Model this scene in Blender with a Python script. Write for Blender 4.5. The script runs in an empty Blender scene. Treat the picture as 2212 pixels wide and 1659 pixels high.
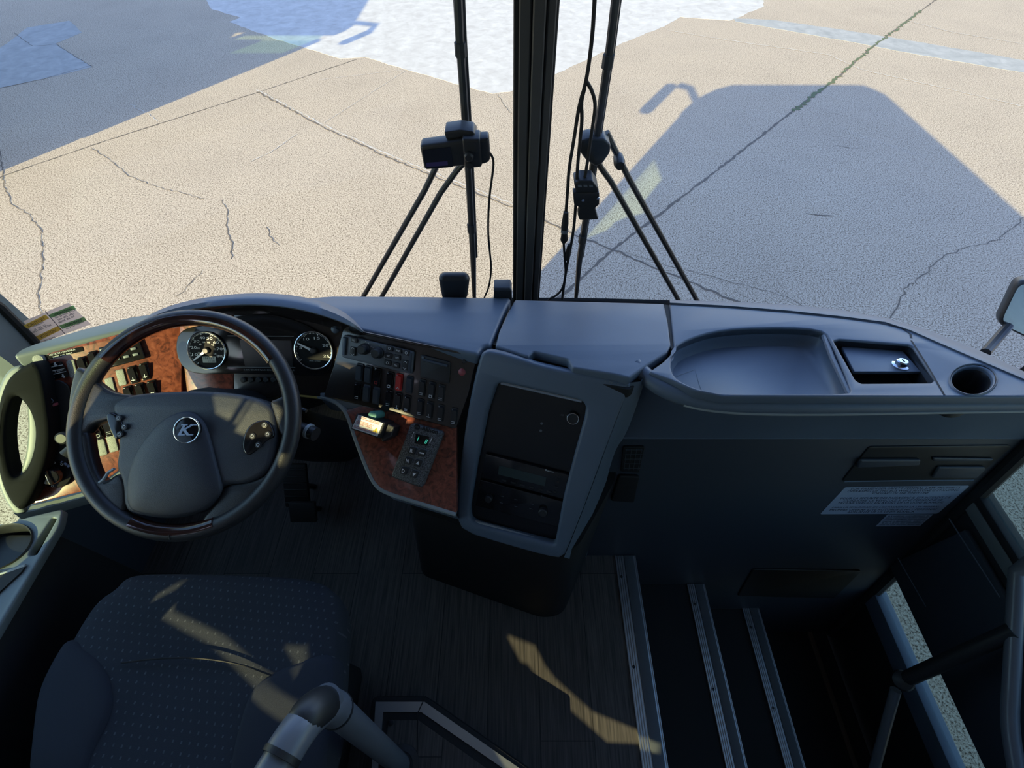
import bpy, bmesh, math, random
from mathutils import Vector, Matrix
random.seed(7)
C = bpy.context.scene.collection
sc = bpy.context.scene

# ------------------------------------------------------------------ camera
W_PX, H_PX, FOC = 2212.0, 1659.0, 1016.0
PITCH = math.radians(52.8)                  # camera looks this far below the horizon
EYE = Vector((0, 0, 1.65))
cd = bpy.data.cameras.new('camera'); cam = bpy.data.objects.new('camera', cd); C.objects.link(cam)
cam.location = EYE; cam.rotation_euler = (math.pi/2 - PITCH, 0, 0)
cd.sensor_width = 36; cd.lens = 36*FOC/W_PX; cd.clip_start = 0.02; cd.clip_end = 300
sc.camera = cam

# ------------------------------------------------------------------ sky, sun, exposure
sc.view_settings.view_transform = 'Standard'; sc.view_settings.look = 'None'
sc.view_settings.gamma = 1; sc.view_settings.use_curve_mapping = False
sc.view_settings.exposure = 1.2
SUN = Vector((.476, .762, -.438)).normalized()     # direction the sunlight travels
sl = bpy.data.lights.new('sun', 'SUN'); so = bpy.data.objects.new('sun', sl); C.objects.link(so)
so.location = (-6, -9, 8); so.rotation_euler = SUN.to_track_quat('-Z', 'Y').to_euler()
sl.energy = 4.15; sl.color = (1, .82, .44); sl.angle = math.radians(.4)
wd = bpy.data.worlds.new('sky'); sc.world = wd; wd.use_nodes = True
_n = wd.node_tree.nodes; _l = wd.node_tree.links
_sky = _n.new('ShaderNodeTexSky'); _sky.sky_type = 'NISHITA'; _sky.sun_disc = False
_sky.sun_elevation = math.radians(26); _sky.sun_rotation = math.atan2(-SUN.x, -SUN.y)
_sky.air_density = 1.3; _sky.dust_density = .4; _sky.ozone_density = 4.0
_bg = _n['Background']; _mx = _n.new('ShaderNodeMixRGB'); _mx.blend_type = 'MULTIPLY'; _mx.inputs[0].default_value = 1; _mx.inputs[2].default_value = (1.20, 1.0, 1.14, 1)
_l.new(_sky.outputs[0], _mx.inputs[1]); _l.new(_mx.outputs[0], _bg.inputs[0]); _bg.inputs[1].default_value = .212

# ------------------------------------------------------------------ geometry helpers
CP, SP = math.cos(PITCH), math.sin(PITCH)
def ray(u, v):
    dx = (u-W_PX/2)/FOC; dy = (H_PX/2-v)/FOC
    return Vector((dx, CP+dy*SP, -SP+dy*CP))
def hit(u, v, p0, n):
    d = ray(u, v); return EYE + d*((p0-EYE).dot(n)/d.dot(n))
def az(u, v, z): return hit(u, v, Vector((0,0,z)), Vector((0,0,1)))
def ax(u, v, x): return hit(u, v, Vector((x,0,0)), Vector((1,0,0)))
def ay(u, v, y): return hit(u, v, Vector((0,y,0)), Vector((0,1,0)))

class Pl:
    """a working plane: x axis horizontal, y axis up the slope, n towards the eye"""
    def __init__(s, p0, n, xdir=None):
        s.p = p0.copy(); s.n = n.normalized()
        if s.n.dot(EYE-s.p) < 0: s.n = -s.n
        s.x = (xdir.normalized() if xdir else Vector((0,0,1)).cross(s.n))
        if s.x.length < 1e-4: s.x = Vector((1,0,0))
        s.x = (s.x - s.n*s.x.dot(s.n)).normalized(); s.y = s.n.cross(s.x)
        s.m = Matrix((( s.x.x,s.y.x,s.n.x,s.p.x),(s.x.y,s.y.y,s.n.y,s.p.y),(s.x.z,s.y.z,s.n.z,s.p.z),(0,0,0,1)))
    def px(s, u, v, h=0):
        w = hit(u, v, s.p+s.n*h, s.n)-s.p; return Vector((w.dot(s.x), w.dot(s.y)))
    def w(s, a, b, h=0): return s.m @ Vector((a, b, h))
    def up(s, h): return Pl(s.p+s.n*h, s.n, s.x)
def pl3(a, b, c): return Pl(a, (b-a).cross(c-a), b-a)

def rpoly(pts, r=.004, k=4):
    """round the corners of a closed 2-D outline"""
    out = []; n = len(pts); pts = [Vector(p[:2]) for p in pts]
    for i in range(n):
        a, b, c = pts[i-1], pts[i], pts[(i+1) % n]
        e1, e2 = a-b, c-b
        l = min(r, e1.length*.48, e2.length*.48)
        if e1.length < 1e-6 or e2.length < 1e-6: continue
        p, q = b+e1.normalized()*l, b+e2.normalized()*l
        for j in range(k+1):
            t = j/k; out.append(p*(1-t)**2 + b*2*t*(1-t) + q*t*t)
    return out
def smooth(pts, k=2, closed=True):
    for _ in range(k):
        n = len(pts); o = []
        for i in range(n if closed else n-1):
            a, b = pts[i], pts[(i+1) % n]
            o += [a*.75+b*.25, a*.25+b*.75]
        if not closed: o = [pts[0]]+o+[pts[-1]]
        pts = o
    return pts
def ell(cx, cy, rx, ry=None, n=32, a0=0, a1=2*math.pi):
    ry = ry or rx
    return [Vector((cx+rx*math.cos(a0+(a1-a0)*i/n), cy+ry*math.sin(a0+(a1-a0)*i/n))) for i in range(n)]

class G:
    """collects geometry (world coordinates) for ONE mesh"""
    def __init__(s): s.v = []; s.f = []; s.mi = []
    def add(s, vs, fs, mi=0):
        b = len(s.v); s.v += [Vector(v) for v in vs]; s.f += [tuple(b+i for i in f) for f in fs]; s.mi += [mi]*len(fs); return s
    def quad(s, a, b, c, d, mi=0): return s.add([a,b,c,d], [(0,1,2,3)], mi)
    def mesh(s, me, M=None, mi=0):
        vs = [(M @ v.co) if M else v.co.copy() for v in me.vertices]
        return s.add(vs, [tuple(p.vertices) for p in me.polygons], mi)
    def bm(s, bm, M=None, mi=0):
        bm.verts.index_update()
        return s.add([(M @ v.co) if M else v.co.copy() for v in bm.verts], [tuple(v.index for v in f.verts) for f in bm.faces], mi)
    def box(s, c, sz, bev=0, M=None, mi=0, seg=2):
        bm = bmesh.new(); bmesh.ops.create_cube(bm, size=1)
        bmesh.ops.scale(bm, vec=Vector(sz), verts=bm.verts)
        if bev: bmesh.ops.bevel(bm, geom=bm.edges[:], offset=min(bev, min(sz)*.49), segments=seg, profile=.5, affect='EDGES')
        bmesh.ops.translate(bm, vec=Vector(c), verts=bm.verts)
        s.bm(bm, M, mi); bm.free(); return s
    def plate(s, pl, outl, h0=0, h1=.01, bev=0, holes=(), mi=0):
        """solid slab on plane pl between heights h0 and h1 over a 2-D outline with holes"""
        cu = bpy.data.curves.new('t', 'CURVE'); cu.dimensions = '2D'; cu.fill_mode = 'BOTH'
        for k, o in enumerate([outl]+list(holes)):
            area = sum(o[i-1][0]*o[i][1]-o[i][0]*o[i-1][1] for i in range(len(o)))
            if (area < 0) != (k > 0): o = list(reversed(o))
            sp = cu.splines.new('POLY'); sp.points.add(len(o)-1)
            for p, q in zip(sp.points, o): p.co = (q[0], q[1], 0, 1)
            sp.use_cyclic_u = True
        th = h1-h0; bev = min(bev, th*.49)
        cu.extrude = th/2-bev
        if bev > 0: cu.bevel_depth = bev; cu.bevel_resolution = 2; cu.offset = -bev
        ob = bpy.data.objects.new('t', cu)
        me = bpy.data.meshes.new_from_object(ob)
        s.mesh(me, pl.m @ Matrix.Translation((0,0,(h0+h1)/2)), mi)
        bpy.data.objects.remove(ob); bpy.data.curves.remove(cu); bpy.data.meshes.remove(me); return s
    def loft(s, rings, closed=False, cap0=False, cap1=False, mi=0):
        n = len(rings[0]); vs = [v for r in rings for v in r]; fs = []
        for j in range(len(rings)-1):
            for i in range(n if closed else n-1):
                a = j*n+i; b = j*n+(i+1) % n; fs.append((a, b, b+n, a+n))
        if cap0: fs.append(tuple(reversed(range(n))))
        if cap1: fs.append(tuple((len(rings)-1)*n+i for i in range(n)))
        return s.add(vs, fs, mi)
    def tube(s, pts, r, n=10, cap=True, mi=0, flat=1.0, up=None):
        pts = [Vector(p) for p in pts]; rr = r if isinstance(r, (list, tuple)) else [r]*len(pts)
        rings = []; prev = None
        for i, p in enumerate(pts):
            t = (pts[min(i+1, len(pts)-1)]-pts[max(i-1, 0)]).normalized()
            if prev is None:
                a = Vector(up) if up else (Vector((0,0,1)) if abs(t.z) < .9 else Vector((0,1,0)))
            else: a = prev
            a = (a-t*a.dot(t)).normalized(); b = t.cross(a); prev = a
            rings.append([p+(a*math.cos(2*math.pi*k/n)*flat+b*math.sin(2*math.pi*k/n))*rr[i] for k in range(n)])
        return s.loft(rings, True, cap, cap, mi)
    def lathe(s, pl, cx, cy, prof, n=28, mi=0):
        """prof: (radius, height above plane) pairs"""
        rings = [[pl.w(cx+r*math.cos(2*math.pi*k/n), cy+r*math.sin(2*math.pi*k/n), h) for k in range(n)] for r, h in prof]
        return s.loft(rings, True, True, True, mi)
    def ring(s, pl, cx, cy, R, r, h=0, n=36, m=8, a0=0, a1=2*math.pi, mi=0, sx=1):
        full = abs(a1-a0-2*math.pi) < 1e-6; rings = []
        for i in range(n if full else n+1):
            a = a0+(a1-a0)*i/n
            rings.append([pl.w(cx+(R+r*math.cos(2*math.pi*k/m))*math.cos(a), cy+(R+r*math.cos(2*math.pi*k/m))*math.sin(a), h+sx*r*math.sin(2*math.pi*k/m)) for k in range(m)])
        if full: rings.append(rings[0]); return s.loft(rings, True, False, False, mi)
        return s.loft(rings, True, True, True, mi)
    def text(s, pl, txt, a, b=None, hgt=None, h=.0006, depth=.0003, mi=0, shear=0, bold=0, space=1.0):
        """lettering on plane pl whose baseline runs from a to b (plane coordinates)"""
        cu = bpy.data.curves.new('t', 'FONT'); cu.body = txt; cu.extrude = 0; cu.shear = shear; cu.offset = bold; cu.resolution_u = 2; cu.space_line = space
        ob = bpy.data.objects.new('t', cu); me = bpy.data.meshes.new_from_object(ob)
        if len(me.vertices):
            xs = [v.co.x for v in me.vertices]; ys = [v.co.y for v in me.vertices]
            x0, x1, y1 = min(xs), max(xs), max(ys); y0 = min(ys)
            d = (b-a); L = d.length; d = d/L; e = Vector((-d.y, d.x))
            kx = L/max(x1-x0, 1e-5); ky = (hgt/max(y1-y0, 1e-5)) if hgt else kx
            vs = []
            for v in me.vertices:
                q = a+d*((v.co.x-x0)*kx)+e*((v.co.y-y0)*ky); vs.append(pl.w(q.x, q.y, h))
            s.add(vs, [tuple(p.vertices) for p in me.polygons], mi)
        bpy.data.objects.remove(ob); bpy.data.curves.remove(cu); bpy.data.meshes.remove(me); return s

def strokes(pl, a, b, hgt, n, h=.0006, g=None, seed=0):
    """a row of tiny illegible print marks from a to b"""
    g = g or G(); rd = random.Random(seed*31+n); d = (b-a)/n; e = Vector((-d.y, d.x)).normalized()
    for i in range(n):
        if rd.random() < .14: continue
        p = a+d*i; w = d*rd.uniform(.55,.85); k = rd.random()
        if k < .5:
            g.add([pl.w(*(p+q), h) for q in (e*0, w, w+e*hgt*.25, e*hgt*.25)], [(0,1,2,3)]); g.add([pl.w(*(p+q), h) for q in (e*hgt*.7, w+e*hgt*.7, w+e*hgt, e*hgt)], [(0,1,2,3)])
        g.add([pl.w(*(p+q), h) for q in (e*0, w*.35, w*.35+e*hgt, e*hgt)], [(0,1,2,3)])
        if k > .4: g.add([pl.w(*(p+w*.6+q), h) for q in (e*0, w*.35, w*.35+e*hgt*.8, e*hgt*.8)], [(0,1,2,3)])
    return g
WP = {}      # world origin of every object
def link(name, g, mats, parent=None, sharp=35, label=None, origin=None):
    me = bpy.data.meshes.new(name)
    lo = Vector((min(v.x for v in g.v), min(v.y for v in g.v), min(v.z for v in g.v)))
    hi = Vector((max(v.x for v in g.v), max(v.y for v in g.v), max(v.z for v in g.v)))
    o = origin if origin is not None else (lo+hi)/2
    me.from_pydata([v-o for v in g.v], [], g.f)
    if not isinstance(mats, (list, tuple)): mats = [mats]
    for m in mats: me.materials.append(m)
    me.polygons.foreach_set('material_index', g.mi)
    bm = bmesh.new(); bm.from_mesh(me)
    bmesh.ops.remove_doubles(bm, verts=bm.verts, dist=1e-5)
    bmesh.ops.recalc_face_normals(bm, faces=bm.faces); bm.to_mesh(me); bm.free()
    me.polygons.foreach_set('use_smooth', [True]*len(me.polygons))
    me.set_sharp_from_angle(angle=math.radians(sharp)); me.update()
    ob = bpy.data.objects.new(name, me); C.objects.link(ob)
    ob.location = o
    if parent is not None: ob.parent = parent; ob.location = o-WP[parent]
    WP[ob] = o
    if label: ob['label'] = label
    return ob
def thing(name, loc, label, cat, group=None):
    e = bpy.data.objects.new(name, None); e.empty_display_size = .05; C.objects.link(e); e.location = loc; WP[e] = Vector(loc)
    e['label'] = label; e['category'] = cat
    if group: e['group'] = group
    return e
def tag(o, label, cat, group=None):
    o['label'] = label; o['category'] = cat
    if group: o['group'] = group
    return o
def struct(name, g, mats, label=None, **k):
    o = link(name, g, mats, **k); o['kind'] = 'structure'
    if label: o['label'] = label
    return o

# ------------------------------------------------------------------ materials
def nt(name):
    m = bpy.data.materials.new(name); m.use_nodes = True
    return m, m.node_tree.nodes, m.node_tree.links, m.node_tree.nodes['Principled BSDF']
def ramp(n, pts, interp='LINEAR'):
    r = n.new('ShaderNodeValToRGB'); r.color_ramp.interpolation = interp
    while len(r.color_ramp.elements) < len(pts): r.color_ramp.elements.new(.5)
    for e, (p, c) in zip(r.color_ramp.elements, pts): e.position = p; e.color = (*c, 1)
    return r
def objco(n): return n.new('ShaderNodeTexCoord').outputs['Object']
def plain(name, col, rough=.5, metal=0, spec=.5, bump=0, bscale=900, coat=0, emit=0, mottle=0):
    m, n, l, b = nt(name)
    b.inputs['Base Color'].default_value = (*col, 1); b.inputs['Roughness'].default_value = rough
    b.inputs['Metallic'].default_value = metal; b.inputs['Specular IOR Level'].default_value = spec
    if coat: b.inputs['Coat Weight'].default_value = coat; b.inputs['Coat Roughness'].default_value = .06
    if emit: b.inputs['Emission Color'].default_value = (*col, 1); b.inputs['Emission Strength'].default_value = emit
    if bump or mottle:
        t = n.new('ShaderNodeTexNoise'); t.inputs['Scale'].default_value = bscale; l.new(objco(n), t.inputs['Vector'])
        if bump:
            bp = n.new('ShaderNodeBump'); bp.inputs['Strength'].default_value = bump; bp.inputs['Distance'].default_value = .001
            l.new(t.outputs[0], bp.inputs['Height']); l.new(bp.outputs[0], b.inputs['Normal'])
        if mottle:
            t2 = n.new('ShaderNodeTexNoise'); t2.inputs['Scale'].default_value = 6; t2.inputs['Detail'].default_value = 6; l.new(objco(n), t2.inputs['Vector'])
            r = ramp(n, [(.3, tuple(c*(1-mottle) for c in col)), (.7, tuple(c*(1+mottle) for c in col))])
            l.new(t2.outputs[0], r.inputs[0]); l.new(r.outputs[0], b.inputs['Base Color'])
    return m
M = {}
M['pad'] = plain('dash_soft_plastic', (.108,.142,.192), .42, bump=.12, mottle=.06)
M['padlt'] = plain('grey_green_plastic', (.16,.185,.19), .45, bump=.12, mottle=.08)
M['panel'] = plain('dark_panel_plastic', (.042,.051,.066), .5, bump=.15)
M['dark'] = plain('black_plastic', (.018,.019,.021), .45, bump=.1)
M['black'] = plain('matt_black', (.008,.008,.009), .7)
M['gloss'] = plain('piano_black', (.012,.011,.012), .12)
M['brown'] = plain('dark_fascia_and_shaded_wood', (.030,.022,.019), .22, coat=.3)
M['glosspad'] = plain('smooth_black_face', (.006,.006,.008), .3)
M['dialf'] = plain('dial_face', (.010,.011,.012), .7, spec=.15)
M['rubber'] = plain('black_rubber', (.014,.014,.015), .65)
M['leather'] = plain('black_leather', (.022,.023,.026), .38, bump=.35, bscale=700)
M['leather2'] = plain('navy_airbag_plastic', (.036,.041,.052), .45, bump=.5, bscale=900)
M['fascia2'] = plain('climate_panel_plastic', (.12,.135,.155), .45)
M['white'] = plain('white_print', (.75,.76,.76), .5)
M['cream'] = plain('dial_print', (.7,.74,.7), .5)
M['chrome'] = plain('chrome', (.75,.76,.78), .18, metal=1)
M['alu'] = plain('aluminium', (.55,.58,.63), .38, metal=.9, bump=.1, bscale=400)
M['alud'] = plain('grey_tread_insert', (.10,.115,.135), .5, bump=.3, bscale=1200)
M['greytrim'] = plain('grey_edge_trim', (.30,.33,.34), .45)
M['red'] = plain('red_plastic', (.62,.03,.025), .3)
M['redd'] = plain('dusty_red_cap', (.34,.075,.085), .4)
M['redp'] = plain('red_print', (.4,.03,.03), .5)
M['yellow'] = plain('yellow_print', (.85,.62,.03), .5)
M['lcd'] = plain('lcd_face', (.42,.46,.40), .3)
M['lcdd'] = plain('radio_lcd', (.03,.045,.045), .2)
M['green'] = plain('green_led', (.05,.45,.32), .4, emit=.35)
M['tubeg'] = plain('grey_coated_tube', (.13,.145,.17), .3, bump=.05)
M['ink'] = plain('dark_blue_ink', (.02,.03,.06), .5)
M['labelw'] = plain('label_white', (.68,.70,.70), .4)
M['signbg'] = plain('sign_silver', (.36,.42,.52), .4)
M['pole'] = plain('wiper_black', (.012,.012,.013), .45)
M['step'] = plain('dark_step_rubber', (.006,.0065,.009), .7, bump=.4, bscale=500)
M['busw'] = plain('white_bus_paint', (.6,.6,.6), .25)
M['seatp'] = plain('seat_plain_fabric', (.020,.025,.038), .9, bump=.6, bscale=1500)
M['stick'] = plain('sticker_beige', (.42,.34,.28), .5)
def mk_film(name, col):
    m, n, l, b = nt(name); t = n.new('ShaderNodeBsdfTranslucent'); t.inputs[0].default_value = (*col, 1); b.inputs['Base Color'].default_value = (*col, 1)
    mx = n.new('ShaderNodeMixShader'); mx.inputs[0].default_value = .75; l.new(b.outputs[0], mx.inputs[1]); l.new(t.outputs[0], mx.inputs[2]); l.new(mx.outputs[0], n['Material Output'].inputs[0]); return m
M['stick'] = mk_film('sticker_beige_film', (.85,.74,.66))
M['stg'] = mk_film('sticker_green', (.40,.62,.36))
M['sty'] = mk_film('sticker_yellow', (.85,.72,.25))
M['weed'] = plain('weed_green', (.10,.12,.05), .9)
M['teal'] = plain('teal_sticker', (.12,.35,.30), .5)

def mk_wood():
    m, n, l, b = nt('burl_wood'); co = objco(n)
    t1 = n.new('ShaderNodeTexNoise'); t1.inputs['Scale'].default_value = 42; t1.inputs['Detail'].default_value = 6; t1.inputs['Distortion'].default_value = 2.2; l.new(co, t1.inputs['Vector'])
    r = ramp(n, [(.30, (.06,.014,.010)), (.45, (.17,.038,.022)), (.60, (.25,.062,.036)), (.8, (.32,.095,.060))]); l.new(t1.outputs[0], r.inputs[0])
    v = n.new('ShaderNodeTexVoronoi'); v.inputs['Scale'].default_value = 55; l.new(t1.outputs['Color'], v.inputs['Vector'])
    v2 = n.new('ShaderNodeTexVoronoi'); v2.inputs['Scale'].default_value = 150; l.new(co, v2.inputs['Vector'])
    r2 = ramp(n, [(.06, (.25,.2,.2)), (.22, (1,1,1))]); l.new(v2.outputs['Distance'], r2.inputs[0])
    mx = n.new('ShaderNodeMixRGB'); mx.blend_type = 'MULTIPLY'; mx.inputs[0].default_value = .7
    l.new(r.outputs[0], mx.inputs[1]); l.new(r2.outputs[0], mx.inputs[2]); l.new(mx.outputs[0], b.inputs['Base Color'])
    b.inputs['Roughness'].default_value = .28; b.inputs['Coat Weight'].default_value = .25; b.inputs['Coat Roughness'].default_value = .1
    return m
M['wood'] = mk_wood()
def mk_dwood():
    m, n, l, b = nt('dark_lacquered_wood'); co = objco(n)
    t = n.new('ShaderNodeTexNoise'); t.inputs['Scale'].default_value = 12; t.inputs['Detail'].default_value = 4; l.new(co, t.inputs['Vector'])
    r = ramp(n, [(.3, (.012,.006,.005)), (.7, (.06,.018,.012))]); l.new(t.outputs[0], r.inputs[0]); l.new(r.outputs[0], b.inputs['Base Color'])
    b.inputs['Roughness'].default_value = .12; b.inputs['Coat Weight'].default_value = .6; return m
M['dwood'] = mk_dwood()
def mk_speck(name, a, c, sc_, rough=.4, metal=0):
    m, n, l, b = nt(name)
    t = n.new('ShaderNodeTexNoise'); t.inputs['Scale'].default_value = sc_; t.inputs['Detail'].default_value = 3; l.new(objco(n), t.inputs['Vector'])
    r = ramp(n, [(.42, a), (.58, c)]); l.new(t.outputs[0], r.inputs[0]); l.new(r.outputs[0], b.inputs['Base Color'])
    bp = n.new('ShaderNodeBump'); bp.inputs['Strength'].default_value = .6; bp.inputs['Distance'].default_value = .001
    l.new(t.outputs[0], bp.inputs['Height']); l.new(bp.outputs[0], b.inputs['Normal'])
    b.inputs['Roughness'].default_value = rough; b.inputs['Metallic'].default_value = metal; return m
M['speck'] = mk_speck('speckled_blank_cover', (.13,.13,.12), (.30,.31,.29), 900)
M['crinkle'] = mk_speck('crinkle_black_casting', (.010,.010,.012), (.17,.18,.19), 620, .35)
def mk_floor():
    m, n, l, b = nt('wood_look_vinyl'); co = objco(n)
    mp = n.new('ShaderNodeMapping'); mp.inputs['Rotation'].default_value = (0,0,math.pi/2); l.new(co, mp.inputs[0])
    br = n.new('ShaderNodeTexBrick'); br.inputs['Scale'].default_value = 1; br.inputs['Brick Width'].default_value = .9; br.inputs['Row Height'].default_value = .15
    br.inputs['Mortar Size'].default_value = .0012; br.inputs['Color1'].default_value = (.048,.044,.044,1); br.inputs['Color2'].default_value = (.062,.058,.058,1); br.inputs['Mortar'].default_value = (.010,.009,.009,1)
    l.new(mp.outputs[0], br.inputs['Vector'])
    m2 = n.new('ShaderNodeMapping'); m2.inputs['Scale'].default_value = (90, 3, 1); l.new(co, m2.inputs[0])
    t = n.new('ShaderNodeTexNoise'); t.inputs['Scale'].default_value = 2.2; t.inputs['Detail'].default_value = 8; l.new(m2.outputs[0], t.inputs['Vector'])
    r = ramp(n, [(.3, (.6,.6,.6)), (.7, (2.1,2.0,1.9))]); l.new(t.outputs[0], r.inputs[0])
    mx = n.new('ShaderNodeMixRGB'); mx.blend_type = 'MULTIPLY'; mx.inputs[0].default_value = 1; l.new(br.outputs['Color'], mx.inputs[1]); l.new(r.outputs[0], mx.inputs[2])
    l.new(mx.outputs[0], b.inputs['Base Color']); b.inputs['Roughness'].default_value = .55
    return m
M['floor'] = mk_floor()
def mk_fabric():
    m, n, l, b = nt('dotted_seat_fabric'); co = objco(n)
    mp = n.new('ShaderNodeMapping'); mp.inputs['Scale'].default_value = (62, 62, 0); mp.inputs['Rotation'].default_value = (0,0,.1); l.new(co, mp.inputs[0])
    # staggered grid of little dashes
    sx = n.new('ShaderNodeSeparateXYZ'); l.new(mp.outputs[0], sx.inputs[0])
    def mth(op, a, b_=None, c=None):
        k = n.new('ShaderNodeMath'); k.operation = op
        for i, q in enumerate((a, b_, c)):
            if q is None: continue
            if isinstance(q, (int, float)): k.inputs[i].default_value = q
            else: l.new(q, k.inputs[i])
        return k.outputs[0]
    row = mth('FLOOR', sx.outputs[1]); off = mth('MULTIPLY', mth('MODULO', row, 2), .5)
    fx = mth('FRACT', mth('ADD', sx.outputs[0], off)); fy = mth('FRACT', sx.outputs[1])
    dx = mth('MULTIPLY', mth('ABSOLUTE', mth('SUBTRACT', fx, .5)), 1.5); dy = mth('ABSOLUTE', mth('SUBTRACT', fy, .5))
    d = mth('MAXIMUM', dx, dy); k = mth('LESS_THAN', d, .14)
    t = n.new('ShaderNodeTexNoise'); t.inputs['Scale'].default_value = 900; l.new(co, t.inputs['Vector'])
    t2 = n.new('ShaderNodeTexNoise'); t2.inputs['Scale'].default_value = 60; l.new(co, t2.inputs['Vector'])
    kk = mth('MULTIPLY', k, mth('MULTIPLY', t2.outputs[0], 1.3))
    mx = n.new('ShaderNodeMixRGB'); l.new(kk, mx.inputs[0]); mx.inputs[1].default_value = (.022,.027,.038,1); mx.inputs[2].default_value = (.085,.095,.11,1)
    l.new(mx.outputs[0], b.inputs['Base Color']); b.inputs['Roughness'].default_value = .9
    bp = n.new('ShaderNodeBump'); bp.inputs['Strength'].default_value = .7; bp.inputs['Distance'].default_value = .001
    l.new(t.outputs[0], bp.inputs['Height']); l.new(bp.outputs[0], b.inputs['Normal']); return m
M['fabric'] = mk_fabric()
def mk_glass(name, tint, refl=.04):
    m = bpy.data.materials.new(name); m.use_nodes = True; n = m.node_tree.nodes; l = m.node_tree.links; n.clear()
    o = n.new('ShaderNodeOutputMaterial'); tr = n.new('ShaderNodeBsdfTransparent'); tr.inputs[0].default_value = (*tint, 1)
    gl = n.new('ShaderNodeBsdfGlossy'); gl.inputs['Roughness'].default_value = .02; gl.inputs[0].default_value = (1,1,1,1)
    lw = n.new('ShaderNodeLayerWeight'); lw.inputs[0].default_value = .5
    p = n.new('ShaderNodeMath'); p.operation = 'POWER'; l.new(lw.outputs['Facing'], p.inputs[0]); p.inputs[1].default_value = 5
    q = n.new('ShaderNodeMath'); q.operation = 'MULTIPLY_ADD'; l.new(p.outputs[0], q.inputs[0]); q.inputs[1].default_value = .9; q.inputs[2].default_value = refl
    mx = n.new('ShaderNodeMixShader'); l.new(q.outputs[0], mx.inputs[0]); l.new(tr.outputs[0], mx.inputs[1]); l.new(gl.outputs[0], mx.inputs[2]); l.new(mx.outputs[0], o.inputs[0])
    return m
M['glass'] = mk_glass('windscreen_glass', (.93,.97,.95), .03)
M['glassg'] = mk_glass('greenish_driver_glass', (.84,.95,.84), .03)
M['glasst'] = mk_glass('tinted_side_glass', (.62,.72,.66), .04)
M['cover'] = mk_glass('instrument_cover_glass', (.8,.82,.84), .05)
def mk_ground():
    m, n, l, b = nt('aggregate_concrete'); co = objco(n)
    t = n.new('ShaderNodeTexNoise'); t.inputs['Scale'].default_value = 78; t.inputs['Detail'].default_value = 4; t.inputs['Roughness'].default_value = .75; l.new(co, t.inputs['Vector'])
    r = ramp(n, [(.375, (.06,.043,.03)), (.44, (.27,.22,.165)), (.50, (.44,.375,.30)), (.62, (.60,.53,.435))]); l.new(t.outputs[0], r.inputs[0])
    t2 = n.new('ShaderNodeTexNoise'); t2.inputs['Scale'].default_value = 1.1; t2.inputs['Detail'].default_value = 7; l.new(co, t2.inputs['Vector'])
    r2 = ramp(n, [(.3, (.94,.895,.82)), (.5, (1,.955,.875)), (.72, (1.04,.99,.90))]); l.new(t2.outputs[0], r2.inputs[0])
    mx = n.new('ShaderNodeMixRGB'); mx.blend_type = 'MULTIPLY'; mx.inputs[0].default_value = 1
    l.new(r.outputs[0], mx.inputs[1]); l.new(r2.outputs[0], mx.inputs[2]); l.new(mx.outputs[0], b.inputs['Base Color'])
    b.inputs['Roughness'].default_value = .9; b.inputs['Specular IOR Level'].default_value = .2
    bp = n.new('ShaderNodeBump'); bp.inputs['Strength'].default_value = .10; bp.inputs['Distance'].default_value = .002
    l.new(t.outputs[0], bp.inputs['Height']); l.new(bp.outputs[0], b.inputs['Normal']); return m
M['ground'] = mk_ground()
def mk_conc(name, a, c):
    m, n, l, b = nt(name); co = objco(n)
    t = n.new('ShaderNodeTexNoise'); t.inputs['Scale'].default_value = 5; t.inputs['Detail'].default_value = 9; t.inputs['Roughness'].default_value = .65; t.inputs['Distortion'].default_value = .5; l.new(co, t.inputs['Vector'])
    r = ramp(n, [(.3, a), (.68, c)]); l.new(t.outputs[0], r.inputs[0]); l.new(r.outputs[0], b.inputs['Base Color']); b.inputs['Roughness'].default_value = .85; b.inputs['Specular IOR Level'].default_value = .2
    bp = n.new('ShaderNodeBump'); bp.inputs['Strength'].default_value = .15; bp.inputs['Distance'].default_value = .004
    l.new(t.outputs[0], bp.inputs['Height']); l.new(bp.outputs[0], b.inputs['Normal']); return m
M['patch'] = mk_conc('smooth_pale_concrete', (.42,.39,.35), (.58,.55,.50))
M['band'] = mk_conc('grey_concrete_band', (.27,.27,.25), (.40,.39,.36))
M['crack'] = plain('crack_dirt', (.13,.105,.08), .95)
M['lcrack'] = plain('pale_crack_filler', (.52,.47,.40), .9)

# ------------------------------------------------------------------ planes of the cab
GZ = -1.10                                                     # yard level below the bus floor (floor is z = 0)
PG = Pl(Vector((0,0,GZ)), Vector((0,0,1)), Vector((1,0,0)))
PT = Pl(Vector((0,.65,.86)), Vector((0,.214,1)), Vector((1,0,0)))          # dash top, falls gently to the windscreen
PW_ = pl3(az(72,770,.84), az(300,715,.84), az(60,1090,.60))                # driver's left switch panel
PI_ = Pl(Vector((0,.80,.84)), Vector((0,-.76,.64)), Vector((1,0,0)))      # instrument plane
PI_ = pl3(Vector((-.8,.80,.84)), Vector((-.4,.80,.84)), Vector((-.8,.683,.70)))
PS_ = pl3(az(745,712,.84), az(1030,768,.84), az(985,925,.70))              # right switch panel
PK_ = pl3(az(700,855,.70), az(985,925,.70), az(985,1110,.58))              # keypad shelf
PR_ = pl3(az(1035,757,.86), az(1360,825,.86), az(985,1110,.51))            # radio console face
PF_ = Pl(Vector((0,.51,0)), Vector((0,-1,.217)), Vector((1,0,0)))          # passenger side kick panel
PV_ = Pl(Vector((0,1.25,.5)), Vector((0,-1,-.07)), Vector((1,0,0)))        # windscreen centre plane
def P2(pl, pts, h=0): return [pl.px(u, v, h) for u, v in pts]

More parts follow.
